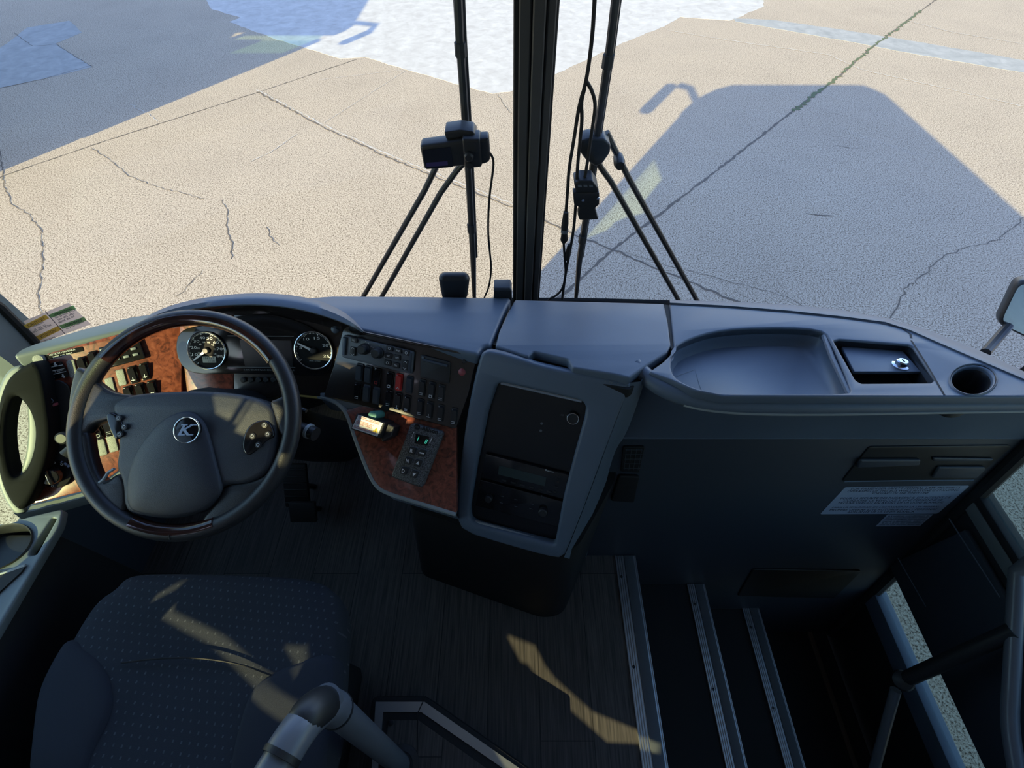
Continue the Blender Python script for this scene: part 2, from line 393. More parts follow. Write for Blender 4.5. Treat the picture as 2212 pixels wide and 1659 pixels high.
# ------------------------------------------------------------------ the yard
def ribbon(g, px, w, jag=.012, mi=0, z=GZ+.004, step=.05):
    pts = [az(u, v, z) for u, v in px]; L = []
    for i in range(len(pts)-1):
        a, b = pts[i], pts[i+1]; k = max(1, int((b-a).length/step))
        for j in range(k):
            L.append(a.lerp(b, j/k))
    L.append(pts[-1]); A = []; B = []
    for i, p in enumerate(L):
        t = (L[min(i+1, len(L)-1)]-L[max(i-1, 0)]).normalized(); s = Vector((-t.y, t.x, 0))
        o = random.uniform(-jag, jag); ww = w*random.uniform(.35, 1.2)
        A.append(p+s*(o+ww/2)); B.append(p+s*(o-ww/2))
    g.loft([A, B], mi=mi)
g = G()
NN = 4
g.quad(Vector((-60,-60,GZ)), Vector((60,-60,GZ)), Vector((60,90,GZ)), Vector((-60,90,GZ)))
ribbon(g, [(-40,400),(10,378),(215,308),(560,198),(770,128)], .014, .004, 1)
ribbon(g, [(555,198),(700,275),(850,345),(1000,405),(1120,452),(1240,505),(1340,545),(1500,613),(1640,672)], .022, .014, 1)
ribbon(g, [(555,194),(700,270),(850,339),(1000,398),(1120,446)], .02, .012, 2)
ribbon(g, [(1180,668),(1326,537),(1417,468),(1569,352),(1721,233),(1811,166),(1878,107),(1968,38),(2021,0),(2090,-60),(2200,-150)], .03, .008, 1)
ribbon(g, [(1715,240),(1760,203),(1815,163)], .05, .03, 3, GZ+.006)
ribbon(g, [(1820,157),(1850,130),(1900,90),(1990,22)], .04, .03, 3, GZ+.006)
ribbon(g, [(0,325),(8,400),(25,440),(60,462),(88,500),(92,560),(80,640),(95,700)], .010, .012, 1)
ribbon(g, [(200,320),(250,355),(280,380),(340,405),(400,418),(440,430)], .009, .012, 1)
ribbon(g, [(478,432),(490,455),(488,480),(502,530),(498,560)], .011, .012, 1)
ribbon(g, [(435,583),(415,610),(385,640)], .010, .02, 1)
ribbon(g, [(280,225),(310,240),(340,262)], .012, .02, 2)
ribbon(g, [(575,490),(585,515),(602,530)], .008, .014, 1)
ribbon(g, [(2212,470),(2150,520),(2090,535),(2040,552),(2000,590),(1955,625),(1945,650),(1920,685)], .010, .016, 1)
ribbon(g, [(1440,65),(1560,85),(1700,105),(1790,118),(1860,150),(2040,190),(2212,230)], .02, .012, 2)
ribbon(g, [(1960,45),(2060,70),(2212,95)], .02, .012, 2)
ribbon(g, [(1350,545),(1450,575),(1700,640),(1800,700)], .006, .01, 1)
ribbon(g, [(1075,205),(1100,240),(1125,262)], .010, .014, 1)
ribbon(g, [(540,350),(590,325),(640,290)], .012, .01, 2)
ribbon(g, [(1740,460),(1770,465),(1800,466)], .012, .004, 1)
ribbon(g, [(1800,313),(1830,318),(1862,322)], .008, .004, 1)
ribbon(g, [(0,190),(95,170),(200,140)], .012, .006, 1)
ribbon(g, [(30,70),(70,100),(120,95),(200,145)], .012, .01, 1)
ribbon(g, [(690,172),(880,150),(700,265)], .008, .005, 2)
ground = struct('ground', g, [M['ground'], M['crack'], M['lcrack'], M['weed']], 'sunlit aggregate concrete yard with cracks and joints', origin=Vector((0,0,GZ)))
def jag(pts, amp=.03, step=.12):
    out = []; n = len(pts)
    for i in range(n):
        a, b = pts[i], pts[(i+1) % n]; k = max(1, min(60, int((b-a).length/step)))
        for j in range(k):
            out.append(a.lerp(b, j/k)+Vector((random.uniform(-amp, amp), random.uniform(-amp, amp))))
    return out
g = G().plate(PG, jag(P2(PG, [(300,-170),(420,-60),(456,20),(521,38),(494,48),(600,86),(734,127),(790,124),(881,152),(1063,203),(1100,198),(1207,157),(1345,93),(1436,57),(1469,37),(1578,45),(1650,14),(1640,-60),(1600,-170)]), .015), -.01, .003)
struct('ground_pale_patch', g, M['patch'], 'smooth pale concrete repair beyond the windscreen pillar', origin=Vector((0,8,GZ)))
g = G().plate(PG, jag(P2(PG, [(1583,40),(1664,43),(1830,66),(1978,90),(2260,139),(2800,235),(2800,275),(2260,166),(1945,112),(1850,93),(1588,47)]), .012), -.01, .0035)
struct('ground_grey_band', g, M['band'], 'grey concrete strip crossing the yard at upper right', origin=Vector((5,8,GZ)))
g = G().plate(PG, jag(P2(PG, [(-20,120),(60,60),(150,45),(178,70),(120,95),(200,145),(120,165),(-20,195)]), .012), -.01, .003)
struct('ground_left_patch', g, M['band'], 'grey repair patch in the shade at upper left', origin=Vector((-6,8,GZ)))

# ------------------------------------------------------------------ bus shell
XL, XR = -1.30, 1.40
def scr_y(x):                     # windscreen bow in plan
    t = abs(x-.05)
    return 1.25-.02*(t/.6)**2 if t < .6 else 1.23-.42*((t-.6)/.72)**2.0
def wall(g, x, y0, y1, z0, z1, t=.05, mi=0):
    s = 1 if x > 0 else -1
    g.box((x-s*t/2, (y0+y1)/2, (z0+z1)/2), (t, y1-y0, z1-z0), .004, mi=mi)
YB = -8.2
g = G()                                              # driver's side
wall(g, XL, -.10, .75, -.75, .45); wall(g, XL, YB, -.10, -.75, .97); wall(g, XL, .75, .87, -.75, 2.1)
wall(g, XL, YB, .75, 1.95, 2.1)

def sunside(p, x=XL+.025):
    return p-SUN*((p.x-x)/SUN.x)
# working plane of the steering wheel, needed here for the gap shaped in the added pillar plate to let sun onto its hub
PSW0 = Pl(EYE + ray(400, 912)*(.955), Vector((0,-math.sin(math.radians(30)),math.cos(math.radians(30)))), Vector((1,0,0))).up(.012)
HUBL = [PSW0.w(*PSW0.px(u,v)) for u,v in ((432,850),(520,848),(585,866),(604,890),(590,935),(540,945),(490,925),(440,892))]
PSD = Pl(Vector((XL+.05,0,0)), Vector((1,0,0)), Vector((0,1,0)))
hh = [sunside(p)-PSD.p for p in HUBL]; hh = [Vector((max(-.618, min(-.12, p.dot(PSD.x))), p.dot(PSD.y))) for p in hh]
hh2 = [h for i, h in enumerate(hh) if (h-hh[i-1]).length > 1e-3]
h3 = [sunside(az(u,v,.574))-PSD.p for u,v in ((286,1312),(306,1289),(385,1341),(350,1358))]
h3 = [Vector((max(-.612, p.dot(PSD.x)), p.dot(PSD.y))) for p in h3]
g.plate(PSD, [Vector((-.62,.97)), Vector((-.10,.97)), Vector((-.10,1.95)), Vector((-.62,1.95))], -.004, 0, 0, [hh2, h3])  # unseen plate added to block sun, gaps cut for hub and seat patches
wall(g, XL, -.095, .20, 1.33, 1.95); wall(g, XL, .20, .75, 1.60, 1.95)  # upper panels added out of view to limit sun through the driver window
wall(g, XL, -.10, -.095, .45, .97)
for y in (-2.82, -4.0, -5.9, -7.6): wall(g, XL, y-.07, y+.07, .97, 1.95)
wall(g, XL, YB, YB+.3, .97, 1.95)
struct('wall_left', g, M['panel'], 'bus side wall beside the driver')
g = G()
wall(g, XR, .66, .79, -.75, 2.1); wall(g, XR, YB, -.50, -.75, .97); wall(g, XR, YB, .66, 2.05, 2.1)
for y in (-.62, -2.3, -4.2, -6.1, -7.9): wall(g, XR, y-.1, y+.1, .97, 2.05)
struct('wall_right', g, M['panel'], 'bus side wall with the door opening')
k = 0
for (x, ya, yb, za, zb) in ((XL,-.095,.75,.45,1.95),(XL,-2.75,-.46,.97,1.95),(XL,-3.93,-2.89,.97,1.95),(XL,-5.83,-4.07,.97,1.95),(XL,-7.53,-5.97,.97,1.95),
                            (XR,-2.2,-.72,.97,2.05),(XR,-4.1,-2.4,.97,2.05),(XR,-6.0,-4.3,.97,2.05),(XR,-7.8,-6.2,.97,2.05)):
    k += 1; s = 1 if x > 0 else -1
    g = G().box((x-s*.02, (ya+yb)/2, (za+zb)/2), (.005, yb-ya, zb-za))
    o = struct('window_%d' % (k+2), g, M['glassg'] if (k == 1) else M['glass'] if (k < 3) else M['glasst'])
# windscreen panes (bowed)
XCP = .048
def pane(xs, name):
    ring = []
    for z in (.48, .8, 1.2, 1.6, 2.06):
        ring.append([Vector((x, scr_y(x)-.07*(z-.5)+.003, z)) for x in xs])
    g = G().loft(ring)
    for j in range(1): g.loft([[v+Vector((0,.005,0)) for v in r] for r in ring])
    return struct(name, g, M['glass'], sharp=80)
pane([-1.27+i*(XCP-.045+1.27)/16 for i in range(17)], 'window_1')
pane([XCP+.045+i*(1.37-XCP-.045)/16 for i in range(17)], 'window_2')
# centre pillar: three ribs
g = G()
PV = Pl(Vector((0,1.24,.5)), Vector((0,-1,-.07)), Vector((1,0,0)))
for x0, x1, d, mi in ((-.045,.047,.016,0),(-.034,-.009,.024,1),(-.006,.020,.030,1),(.023,.042,.024,1)):
    r = [[Vector((XCP+x, 1.245-.07*(z-.5)+dy, z)) for x, dy in ((x0,.02),(x0,-d+.003),(x0+.003,-d),(x1-.003,-d),(x1,-d+.003),(x1,.02))] for z in (.42, 2.1)]
    g.loft(r, True, True, True, mi)
struct('trim_1', g, [M['rubber'], plain('grey_brown_pillar', (.075,.073,.072), .5)], 'dark ribbed windscreen centre pillar')
# A pillars and roof
g = G()
for x0, x1 in ((-1.30,-1.235),): 
    r = [[Vector((x0,.72,z)), Vector((x0,.89,z)), Vector((x1,.86,z)), Vector((x1,.74,z))] for z in (.60, 2.1)]
    g.loft(r, True, True, True)
struct('trim_2', g, M['padlt'], 'grey pillar trim left of the windscreen')
g = G()
px = [(-40,637),(0,662),(40,702),(78,742)]
A = [ax(u,v,-1.232) for u,v in px]
g.tube(A, .010, 8)
struct('trim_3', g, M['rubber'], 'black seal along the left pillar')
g = G()
r = [[Vector((1.34,.68,z)), Vector((1.34,.78,z)), Vector((1.398,.80,z)), Vector((1.398,.67,z))] for z in (.45, 2.1)]
g.loft(r, True, True, True)
struct('trim_4', g, M['dark'], 'black pillar right of the windscreen')
# roof: rounded shoulders, bowed front
def roofring(y, dz=0, shr=0):
    o = []
    for s, x in ((-1, XL+shr), (1, XR-shr)):
        seq = [(0,2.06),(0,2.14),(.03,2.29),(.09,2.41),(.19,2.52),(.36,2.60)]
        pts = [Vector((x-s*a, y, z+dz if z > 2.1 else z)) for a, z in seq]
        o += pts if s < 0 else pts[::-1]
    return o
g = G()
outer = [roofring(YB), roofring(.80), roofring(1.0, -.02, .05), roofring(1.12, -.08, .14), roofring(1.2, -.2, .3)]
inner = [[v+Vector((0, -.03, -.05)) if v.z > 2.1 else v+Vector((0,-.03,-.0)) for v in r] for r in outer]
g.loft(outer); g.loft([[Vector((.05+(v.x-.05)*.965, v.y-.02, v.z-.045)) for v in r] for r in outer])
xs = [XL+.01+i*(XR-XL-.02)/16 for i in range(17)]
g.loft([[Vector((x, scr_y(x)-.10, 2.06)) for x in xs], [Vector((x, min(scr_y(x)-.12, 1.16), 2.30)) for x in xs]])
g.box((.05, YB+.02, 1.4), (2.68, .05, 2.2))
struct('ceiling', g, plain('pale_ceiling_lining', (.42,.43,.44), .8), 'bus roof seen from inside')
# unseen partition added to block the sun; its gaps shape the light patches
def sunback(p, y=-.62):
    t = (p.y-y)/SUN.y; return p-SUN*t
PRW = Pl(Vector((0,-.62,0)), Vector((0,1,0)), Vector((-1,0,0)))
def rear_hole(pts): 
    q = []
    for p in pts:
        w = sunback(p)-PRW.p; q.append(Vector((max(-1.37, min(1.264, w.dot(PRW.x))), w.dot(PRW.y))))
    return q
STRIPE = [(286,1312),(306,1289),(362,1327),(420,1362),(481,1401),(557,1450),(637,1492),(690,1522),(660,1560),(611,1541),(535,1494),(481,1454),(434,1421),(380,1385),(325,1341)]
holes = [[az(u,v,.574) for u,v in STRIPE],
         [az(u,v,.572) for u,v in ((606,1392),(660,1392),(663,1424),(650,1454))],
         [az(u,v,0) for u,v in ((1093,1368),(1155,1392),(1178,1436),(1200,1464),(1279,1534),(1372,1572),(1430,1592),(1430,1616),(1378,1606),(1312,1603),(1176,1483),(1141,1435),(1124,1428))]]
def hull(p):
    p = sorted(set((round(a.x, 4), round(a.y, 4)) for a in p)); o = []
    for seq in (p, p[::-1]):
        h = []
        for q in seq:
            while len(h) > 1 and (h[-1][0]-h[-2][0])*(q[1]-h[-2][1])-(h[-1][1]-h[-2][1])*(q[0]-h[-2][0]) <= 0: h.pop()
            h.append(q)
        o += h[:-1]
    return [Vector(q) for q in o]
upper = rear_hole([az(u,v,.735) for u,v in ((762,888),(830,905),(850,925),(830,950),(800,952),(752,930))])
HOLES = [rear_hole(h) for h in holes]
HOLES[0] = [h for i, h in enumerate(HOLES[0]) if (h-HOLES[0][i-1]).length > .002]
HOLES.append(hull(upper)); HOLES.append(hull(rear_hole(HUBL)))
g = G()
g.plate(PRW, [Vector((-1.395,-.02)), Vector((1.275,-.02)), Vector((1.275,2.3)), Vector((-1.395,2.3))], -.004, 0, 0, HOLES)
struct('sun_blocking_partition', g, plain('grey_sun_blocker', (.22,.225,.24), .85), 'grey partition behind the driver area')
# front bulkhead below the windscreen and outer front skin
g = G()
xs = [-1.28+i*2.66/20 for i in range(21)]
g.loft([[Vector((x, scr_y(x)+.01, .50)) for x in xs], [Vector((x, scr_y(x)+.03, .1)) for x in xs], [Vector((x, scr_y(x)+.02, -.75)) for x in xs]])
g.loft([[Vector((x, scr_y(x)-.03, .47)) for x in xs], [Vector((x, scr_y(x)-.03, -.75)) for x in xs]])
g.loft([[Vector((x, scr_y(x)+.01, .50)) for x in xs], [Vector((x, scr_y(x)-.03, .47)) for x in xs]])
struct('wall_front', g, M['dark'], 'bus front below the windscreen')

# ------------------------------------------------------------------ floor, steps
g = G()
g.box((-.4385, (YB+1.2)/2, -.03), (1.723, 1.2-YB, .06))
g.box((.88, (YB-.60)/2, -.03), (.92, -YB-.60, .06))
struct('floor', g, M['floor'], 'grey wood-look vinyl floor with long planks', origin=Vector((-.07,0,0)))
g = G()
def prism_xz(g, prof, y0, y1, mi=0):
    g.loft([[Vector((x, y0, z)) for x, z in prof], [Vector((x, y1, z)) for x, z in prof]], True, True, True, mi)
prism_xz(g, [(.423,-.005),(.423,-.20),(.716,-.20),(.716,-.40),(.99,-.40),(.99,-.62),(1.357,-.62),(1.357,-.64),(.97,-.66),(.40,-.66),(.40,-.005)], -.62, .52)
g.box((.90, -.62, -.33), (.98, .03, .66))
struct('floor_steps', g, M['step'], 'dark entrance steps going down to the door')
g = G().box((1.285, -.05, -.617), (.02, 1.1, .008), .002)
struct('trim_5', g, plain('brown_sill', (.09,.06,.045), .5), 'brown edge strip on the bottom step')
for i, (xa, xb, z, lab) in enumerate(((.353,.424,0,'grooved aluminium nosing on the cab floor edge, topmost of the steps'),(.651,.717,-.20,'grooved aluminium nosing on the middle entrance step'),(.9225,.99,-.40,'grooved aluminium nosing on the lowest of the three step edges'))):
    t = thing('step_nosing', (xa, 0, z), lab, 'step edging', 'aluminium step nosings')
    y0, y1 = -.61, (.508, .466, .425)[i]; L = y1-y0; ym = (y0+y1)/2
    w = xb-xa
    g = G(); g.box((xa+w*.5, ym, z+.002), (w, L, .004), .001)
    for q in (.04, .14, .24, .34): g.box((xa+w*q, ym, z+.005), (w*.07, L, .003), .0007)
    g.box((xb-.0015, ym, z-.010), (.004, L, .030), .001)
    link('profile', g, M['alu'], t)
    link('tread_insert', G().box((xa+w*.66, ym, z+.005), (w*.46, L, .004), .001), M['alud'], t, label='dark grey insert')
    for yy in [y1-.07-.26*j for j in range(4)]:
        link('screw', G().lathe(Pl(Vector((0,0,z+.004)), Vector((0,0,1)), Vector((1,0,0))), xa+w*.19, yy, [(.0045,0),(.0045,.003),(.003,.0038),(.0015,.002)], 12), M['dark'], t)

# ------------------------------------------------------------------ the entrance door
t = thing('door_1', (XR, .05, -.74), 'black entrance door with a narrow lower window and large upper window', 'door'); t['kind'] = 'structure'; del t['category']
xd = XR-.02
def dbox(g, y0, y1, z0, z1, th=.04, dx=0, mi=0, bev=.004): g.box((xd-dx, (y0+y1)/2, (z0+z1)/2), (th, y1-y0, z1-z0), bev, mi=mi)
g = G(); dbox(g, -.50, .66, -.76, -.30); dbox(g, -.50, .66, -.09, .30); dbox(g, -.50, .66, 2.0, 2.08)
dbox(g, .49, .66, -.30, -.09); dbox(g, .60, .66, .30, 2.0); dbox(g, -.50, -.44, .30, 2.0); dbox(g, -.50, -.42, -.30, -.09)
link('door_leaf', g, M['dark'], t)
g = G(); dbox(g, -.44, .485, -.30, -.225, .05, .0); link('window_sill', g, M['pad'], t)
g = G(); dbox(g, -.44, .60, .30, .34, .05, .0); link('window_sill', g, M['padlt'], t)
g = G(); dbox(g, -.44, .60, .34, .365, .05, .0); link('seal', g, M['rubber'], t)
g = G(); dbox(g, -.42, .49, -.225, -.09, .006, 0, 0, 0); link('window_pane', g, M['glasst'], t)
g = G(); dbox(g, -.44, .60, .365, 2.0, .006, 0, 0, 0); link('window_pane', g, M['glasst'], t)
g = G(); dbox(g, -.42, .50, -.075, .28, .02, .03, 0, .008); link('inner_panel', g, M['panel'], t)
g = G()
for (a, b) in (((1925,1180),(2000,1310)),((2050,1120),(2160,1290))):
    g.tube([ax(a[0],a[1],XR-.06), ax(b[0],b[1],XR-.06)], .002, 6)
link('panel_rib', g, M['pad'], t)
# door grab bars
t = thing('door_handle_bar', ax(1945,1475,1.15), 'black angled bar crossing the entrance in front of the narrow door window', 'grab bar')
a = ax(1950,1470,1.14); b = ax(2192,1362,1.25)
link('cross_bar', G().tube([a, a.lerp(b,.5), b], .020, 12), M['dark'], t)
e = ax(1935,1490,1.14); f_ = ax(1835,1860,1.08)
link('upright', G().tube([e, f_], .014, 12), M['tubeg'], t)
link('joint', G().lathe(Pl(a, (EYE-a)), 0, 0, [(.012,-.024),(.026,-.018),(.028,0),(.024,.018),(.01,.024)], 18), M['dark'], t)
t = thing('door_pole', ax(2190,1659,1.18), 'tall dark curved pole at the rear edge of the entrance', 'grab pole')
pts = smooth([Vector((1.33,.20,2.05)), Vector((1.33,.24,1.2)), ax(2200,1180,1.30), ax(2192,1330,1.26), ax(2185,1480,1.22), ax(2180,1560,1.2), ax(2195,1659,1.18), ax(2215,1750,1.16)], 2, False)
link('tube', G().tube(pts, .017, 12), M['tubeg'], t)

# ------------------------------------------------------------------ dashboard (driver side and centre)
D = thing('dashboard', (-.4, .75, .4), 'blue-grey dashboard with burl wood panels, gauges and rocker switches', 'dashboard')
def ppl(pl, pts, r=.006, hgt=0): return rpoly(P2(pl, pts, hgt), r)
# underlying body
g = G()
top = [Vector((-1.10,.70,.79)), Vector((-.88,.80,.81)), Vector((-.45,.84,.82)), Vector((-.05,.74,.83)), Vector((.26,.66,.83))]
bk = [Vector((-1.12,.78,.70)), Vector((-.88,.86,.72)), Vector((-.45,.90,.74)), Vector((-.05,.90,.74)), Vector((.34,.90,.74))]
lb = [Vector((x, scr_y(x)-.05, .5)) for x in (-1.14,-.88,-.45,-.05,.34)]
g.loft([top, bk, lb])
link('body', g, M['dark'], D)
# wood panel, driver's left
wl = [(80,770),(160,748),(285,714),(392,694),(392,878),(345,930),(300,985),(262,1012),(205,1054),(62,1091),(92,1040),(108,970),(106,900),(92,850)]
link('wood_panel', G().plate(PW_, ppl(PW_, wl, .004), -.012, 0, .001), M['wood'], D, label='reddish burl wood panel left of the steering wheel')
wb = [(505,680),(600,676),(720,700),(748,712),(728,790),(700,858),(640,852),(560,862),(505,880)]
link('gauge_shaded_wood', G().plate(PI_, ppl(PI_, wb, .004), -.012, 0, .001), M['brown'], D)  # burl wood lying in shade, the shade put into its dark colour
wi = [(388,694),(470,680),(504,679),(504,885),(460,905),(388,900)]
link('wood_panel', G().plate(PI_, ppl(PI_, wi, .004), -.012, 0, .001), M['wood'], D, label='burl wood panel around the gauges')
# black switch fascia on the right
sp = [(742,712),(1031,768),(1012,850),(985,926),(845,890),(700,856),(722,790)]
link('switch_fascia', G().plate(PS_, ppl(PS_, sp, .006), -.02, .002, .001), M['brown'], D, label='dark glossy fascia holding the right switches')
g = G().plate(PS_, ppl(PS_, [(776,713),(1030,765),(1029,770),(776,719)], .002), .002, .010, .002)
link('fascia_ledge', g, M['brown'], D)
g = G().plate(PS_, ppl(PS_, [(683,848),(700,850),(845,884),(800,884),(742,884),(690,862)], .002), -.03, -.004, .002)
link('filler_panel', g, M['pad'], D)
# keypad shelf
kp = [(742,888),(795,873),(985,921),(986,1109),(832,1062),(812,1046),(790,1000),(764,935)]
link('wood_panel', G().plate(PK_, ppl(PK_, kp, .006), -.012, 0, .001), M['wood'], D, label='burl wood shelf under the gear keypad')
g = G()
edge = [(686,856),(712,860),(738,878),(752,900),(764,940),(790,1008),(808,1046),(830,1064),(900,1085),(984,1111)]
pe = [PK_.w(*PK_.px(u,v), -.004) for u,v in edge]
g.tube(smooth(pe, 2, False), .0065, 8)
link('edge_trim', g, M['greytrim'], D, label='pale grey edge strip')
g = G()
low = [(p+Vector((0,.02,-.09))) for p in pe]; low2 = [(p+Vector((.02,.16,-.16))) for p in pe]
g.loft([[p+Vector((0,.0,-.003)) for p in pe], low, low2])
link('shelf_skirt', g, M['pad'], D)
# left lower trim under the wood
g = G()
tr = [PW_.w(*PW_.px(u,v), -.004) for u,v in [(30,1098),(60,1096),(130,1079),(205,1058),(262,1016),(305,985)]]
g.loft([tr, [p+Vector((0,-.012,-.004)) for p in tr], [p+Vector((0,-.016,-.03)) for p in tr], [p+Vector((0,.03,-.06)) for p in tr], [p+Vector((0,.3,-.1)) for p in tr]])
link('lower_trim', g, M['padlt'], D)
# top pads
PTu = PT
cap = [(31,770),(44,758),(75,745),(180,713),(285,686),(330,680),(330,702),(261,718),(177,738),(96,757),(68,764),(34,772)]
link('left_cap', G().plate(PT, ppl(PT, cap, .012), -.03, .004, .008), M['padlt'], D, label='grey cap strip below the windscreen sticker')
lp = [(600,650),(720,641),(900,642),(1104,645),(1085,685),(1063,738),(1060,747),(1043,750),(1031,768),(900,741),(778,714),(740,690)]
link('upper_pad', G().plate(PT, ppl(PT, lp, .010), -.03, .004, .008), M['pad'], D)
g = G()
# hood over the gauges
sil = [(276,716),(300,693),(340,670),(400,650),(480,637),(560,632),(640,638),(700,652),(745,674),(772,698),(785,714)]
lip = [(280,716),(306,701),(350,681),(410,667),(480,659),(560,657),(630,664),(690,678),(738,695),(768,708),(784,717)]
un  = [(292,718),(315,708),(355,692),(412,680),(480,672),(560,671),(630,678),(690,691),(735,706),(760,715),(778,720)]
r0 = [az(u,v+6,.77) for u,v in sil]; r1 = [az(u,v,.885) for u,v in sil]; r15 = [az((u+a)/2,(v+b)/2,.905) for (u,v),(a,b) in zip(sil,lip)]
r2 = [az(u,v,.900) for u,v in lip]; r3 = [az(u,v+2,.893) for u,v in lip]; r4 = [az(u,v,.862) for u,v in un]
r5 = [PI_.w(*PI_.px(u,v+9), .001) for u,v in un]
R = [smooth(r, 2, False) for r in (r0,r1,r15,r2,r3,r4,r5)]
g.loft(R[:5]); g.loft(R[4:], mi=1)
link('instrument_hood', g, [M['pad'], M['gloss']], D, sharp=50)
hl = [(1112,650),(1434,658),(1443,700),(1449,748),(1440,764),(1400,790),(1358,819),(1330,812),(1236,797),(1227,779),(1153,762),(1140,773),(1070,750),(1078,718),(1095,682)]
H = link('hatch_lid', G().plate(PT, ppl(PT, hl, .005), -.02, .004, .005), M['pad'], D, label='blue-grey hatch lid with a finger notch')
g = G().plate(PT, ppl(PT, [(1105,648),(1440,656),(1456,752),(1362,826),(1062,757),(1080,705)], .006), -.045, -.021, .002)
link('hatch_frame', g, M['black'], D)

# gauges
K_ = link('instrument_cluster', G().plate(PI_, smooth(P2(PI_, [(383,745),(388,722),(405,708),(440,703),(500,684),(580,676),(640,690),(690,714),(714,745),(722,778),(712,803),(690,812),(600,808),(500,806),(430,808),(400,796),(386,770)]), 2), 0, .006, .002), M['gloss'], D)
def dial(u, v, rpx, nums, a0, a1, needle, ticks, major):
    c = PI_.px(u, v); r = (PI_.px(u+rpx, v)-c).length
    link('dial', G().lathe(PI_, c.x, c.y, [(r*.97,.006),(r*.97,.0085),(r*.9,.0085)], 40), M['dialf'], K_)
    link('bezel', G().ring(PI_, c.x, c.y, r, .0022, .010, 48), M['chrome'], K_)
    g = G()
    for i in range(ticks+1):
        a = math.radians(a0+(a1-a0)*i/ticks); big = i % major == 0
        d = Vector((math.sin(a), math.cos(a))); q = Vector((d.y, -d.x))*(.0009 if big else .0005)
        i0, i1 = r*(.86 if big else .9), r*.96
        p = [c+d*i0+q, c+d*i0-q, c+d*i1-q, c+d*i1+q]; g.add([PI_.w(x.x, x.y, .009) for x in p], [(0,1,2,3)])
    for i, s in enumerate(nums):
        a = math.radians(a0+(a1-a0)*(i+(1 if len(nums) > 5 else 1))/(len(nums)+(0)))
        d = Vector((math.sin(a), math.cos(a))); q = c+d*r*.70; w = r*.078*len(s)
        g.text(PI_, s, q+Vector((-w,-r*.07)), q+Vector((w,-r*.07)), r*.14, .009)
        if len(nums) > 5:
            q = c+d*r*.45; w = r*.034*len(s); g.text(PI_, str(int(int(s)*1.6)), q+Vector((-w,-r*.03)), q+Vector((w,-r*.03)), r*.09, .009)
    link('dial_print', g, M['cream'], K_)
    a = math.radians(needle); d = Vector((math.sin(a), math.cos(a))); q = Vector((d.y, -d.x))
    g = G().plate(PI_, [c-d*r*.12+q*.0034, c-d*r*.12-q*.0034, c+d*r*.88-q*.0014, c+d*r*.88+q*.0014], .0135, .0155, 0)
    link('needle', g, M['white'], K_)
    link('needle_hub', G().lathe(PI_, c.x, c.y, [(r*.17,.009),(r*.17,.014),(r*.13,.0165),(r*.05,.0168)], 24), M['dark'], K_)
    return c, r
c, r = dial(452, 756, 40, [str(10*i) for i in range(1,9)], -140, 115, -126, 64, 8)
g = G().plate(PI_, rpoly([c+Vector(p)*r for p in ((-.3,-.32),(.42,-.32),(.42,-.66),(-.3,-.66))], .001), .0085, .0095)
link('odometer', g, M['lcd'], K_)
g = G().text(PI_, '156337', c+Vector((-.22,-.47))*r, c+Vector((.34,-.47))*r, r*.12, .0101); g.text(PI_, '12:28', c+Vector((.0,-.62))*r, c+Vector((.34,-.62))*r, r*.10, .0101)
link('odometer_digits', g, M['ink'], K_)
dial(681, 756, 40, ['5','10','15','20','25'], -125, 115, -62, 50, 10)
g = G().text(PI_, 'min x100', PI_.px(672,779), PI_.px(695,780), .003, .009); link('dial_print', g, M['cream'], K_)
link('centre_screen', G().plate(PI_, ppl(PI_, [(521,733),(632,735),(636,792),(533,790)], .003), .006, .0075), M['glosspad'], K_)
g = G().plate(PI_, ppl(PI_, [(495,724),(637,725),(637,726.5),(495,725.5)], .0002), .006, .0068); g.plate(PI_, ppl(PI_, [(495,791),(640,792),(640,793.5),(495,792.5)], .0002), .006, .0068)
strokes(PI_, PI_.px(530,799), PI_.px(640,800), .0035, 22, .0068, g)
link('cluster_print', g, M['fascia2'], K_)
g = G()
for u in (527,543,560,576,592):
    c = PI_.px(u, 820); r = (PI_.px(u+6, 820)-c).length
    link('push_button', G().lathe(PI_, c.x, c.y, [(r,0),(r,.005),(r*.7,.007),(r*.2,.007)], 20), M['dark'], D)
c = PI_.px(725, 711); link('light_sensor', G().lathe(PI_, c.x, c.y, [(.010,0),(.010,.004),(.007,.007),(.002,.008)], 20), M['pad'], D)

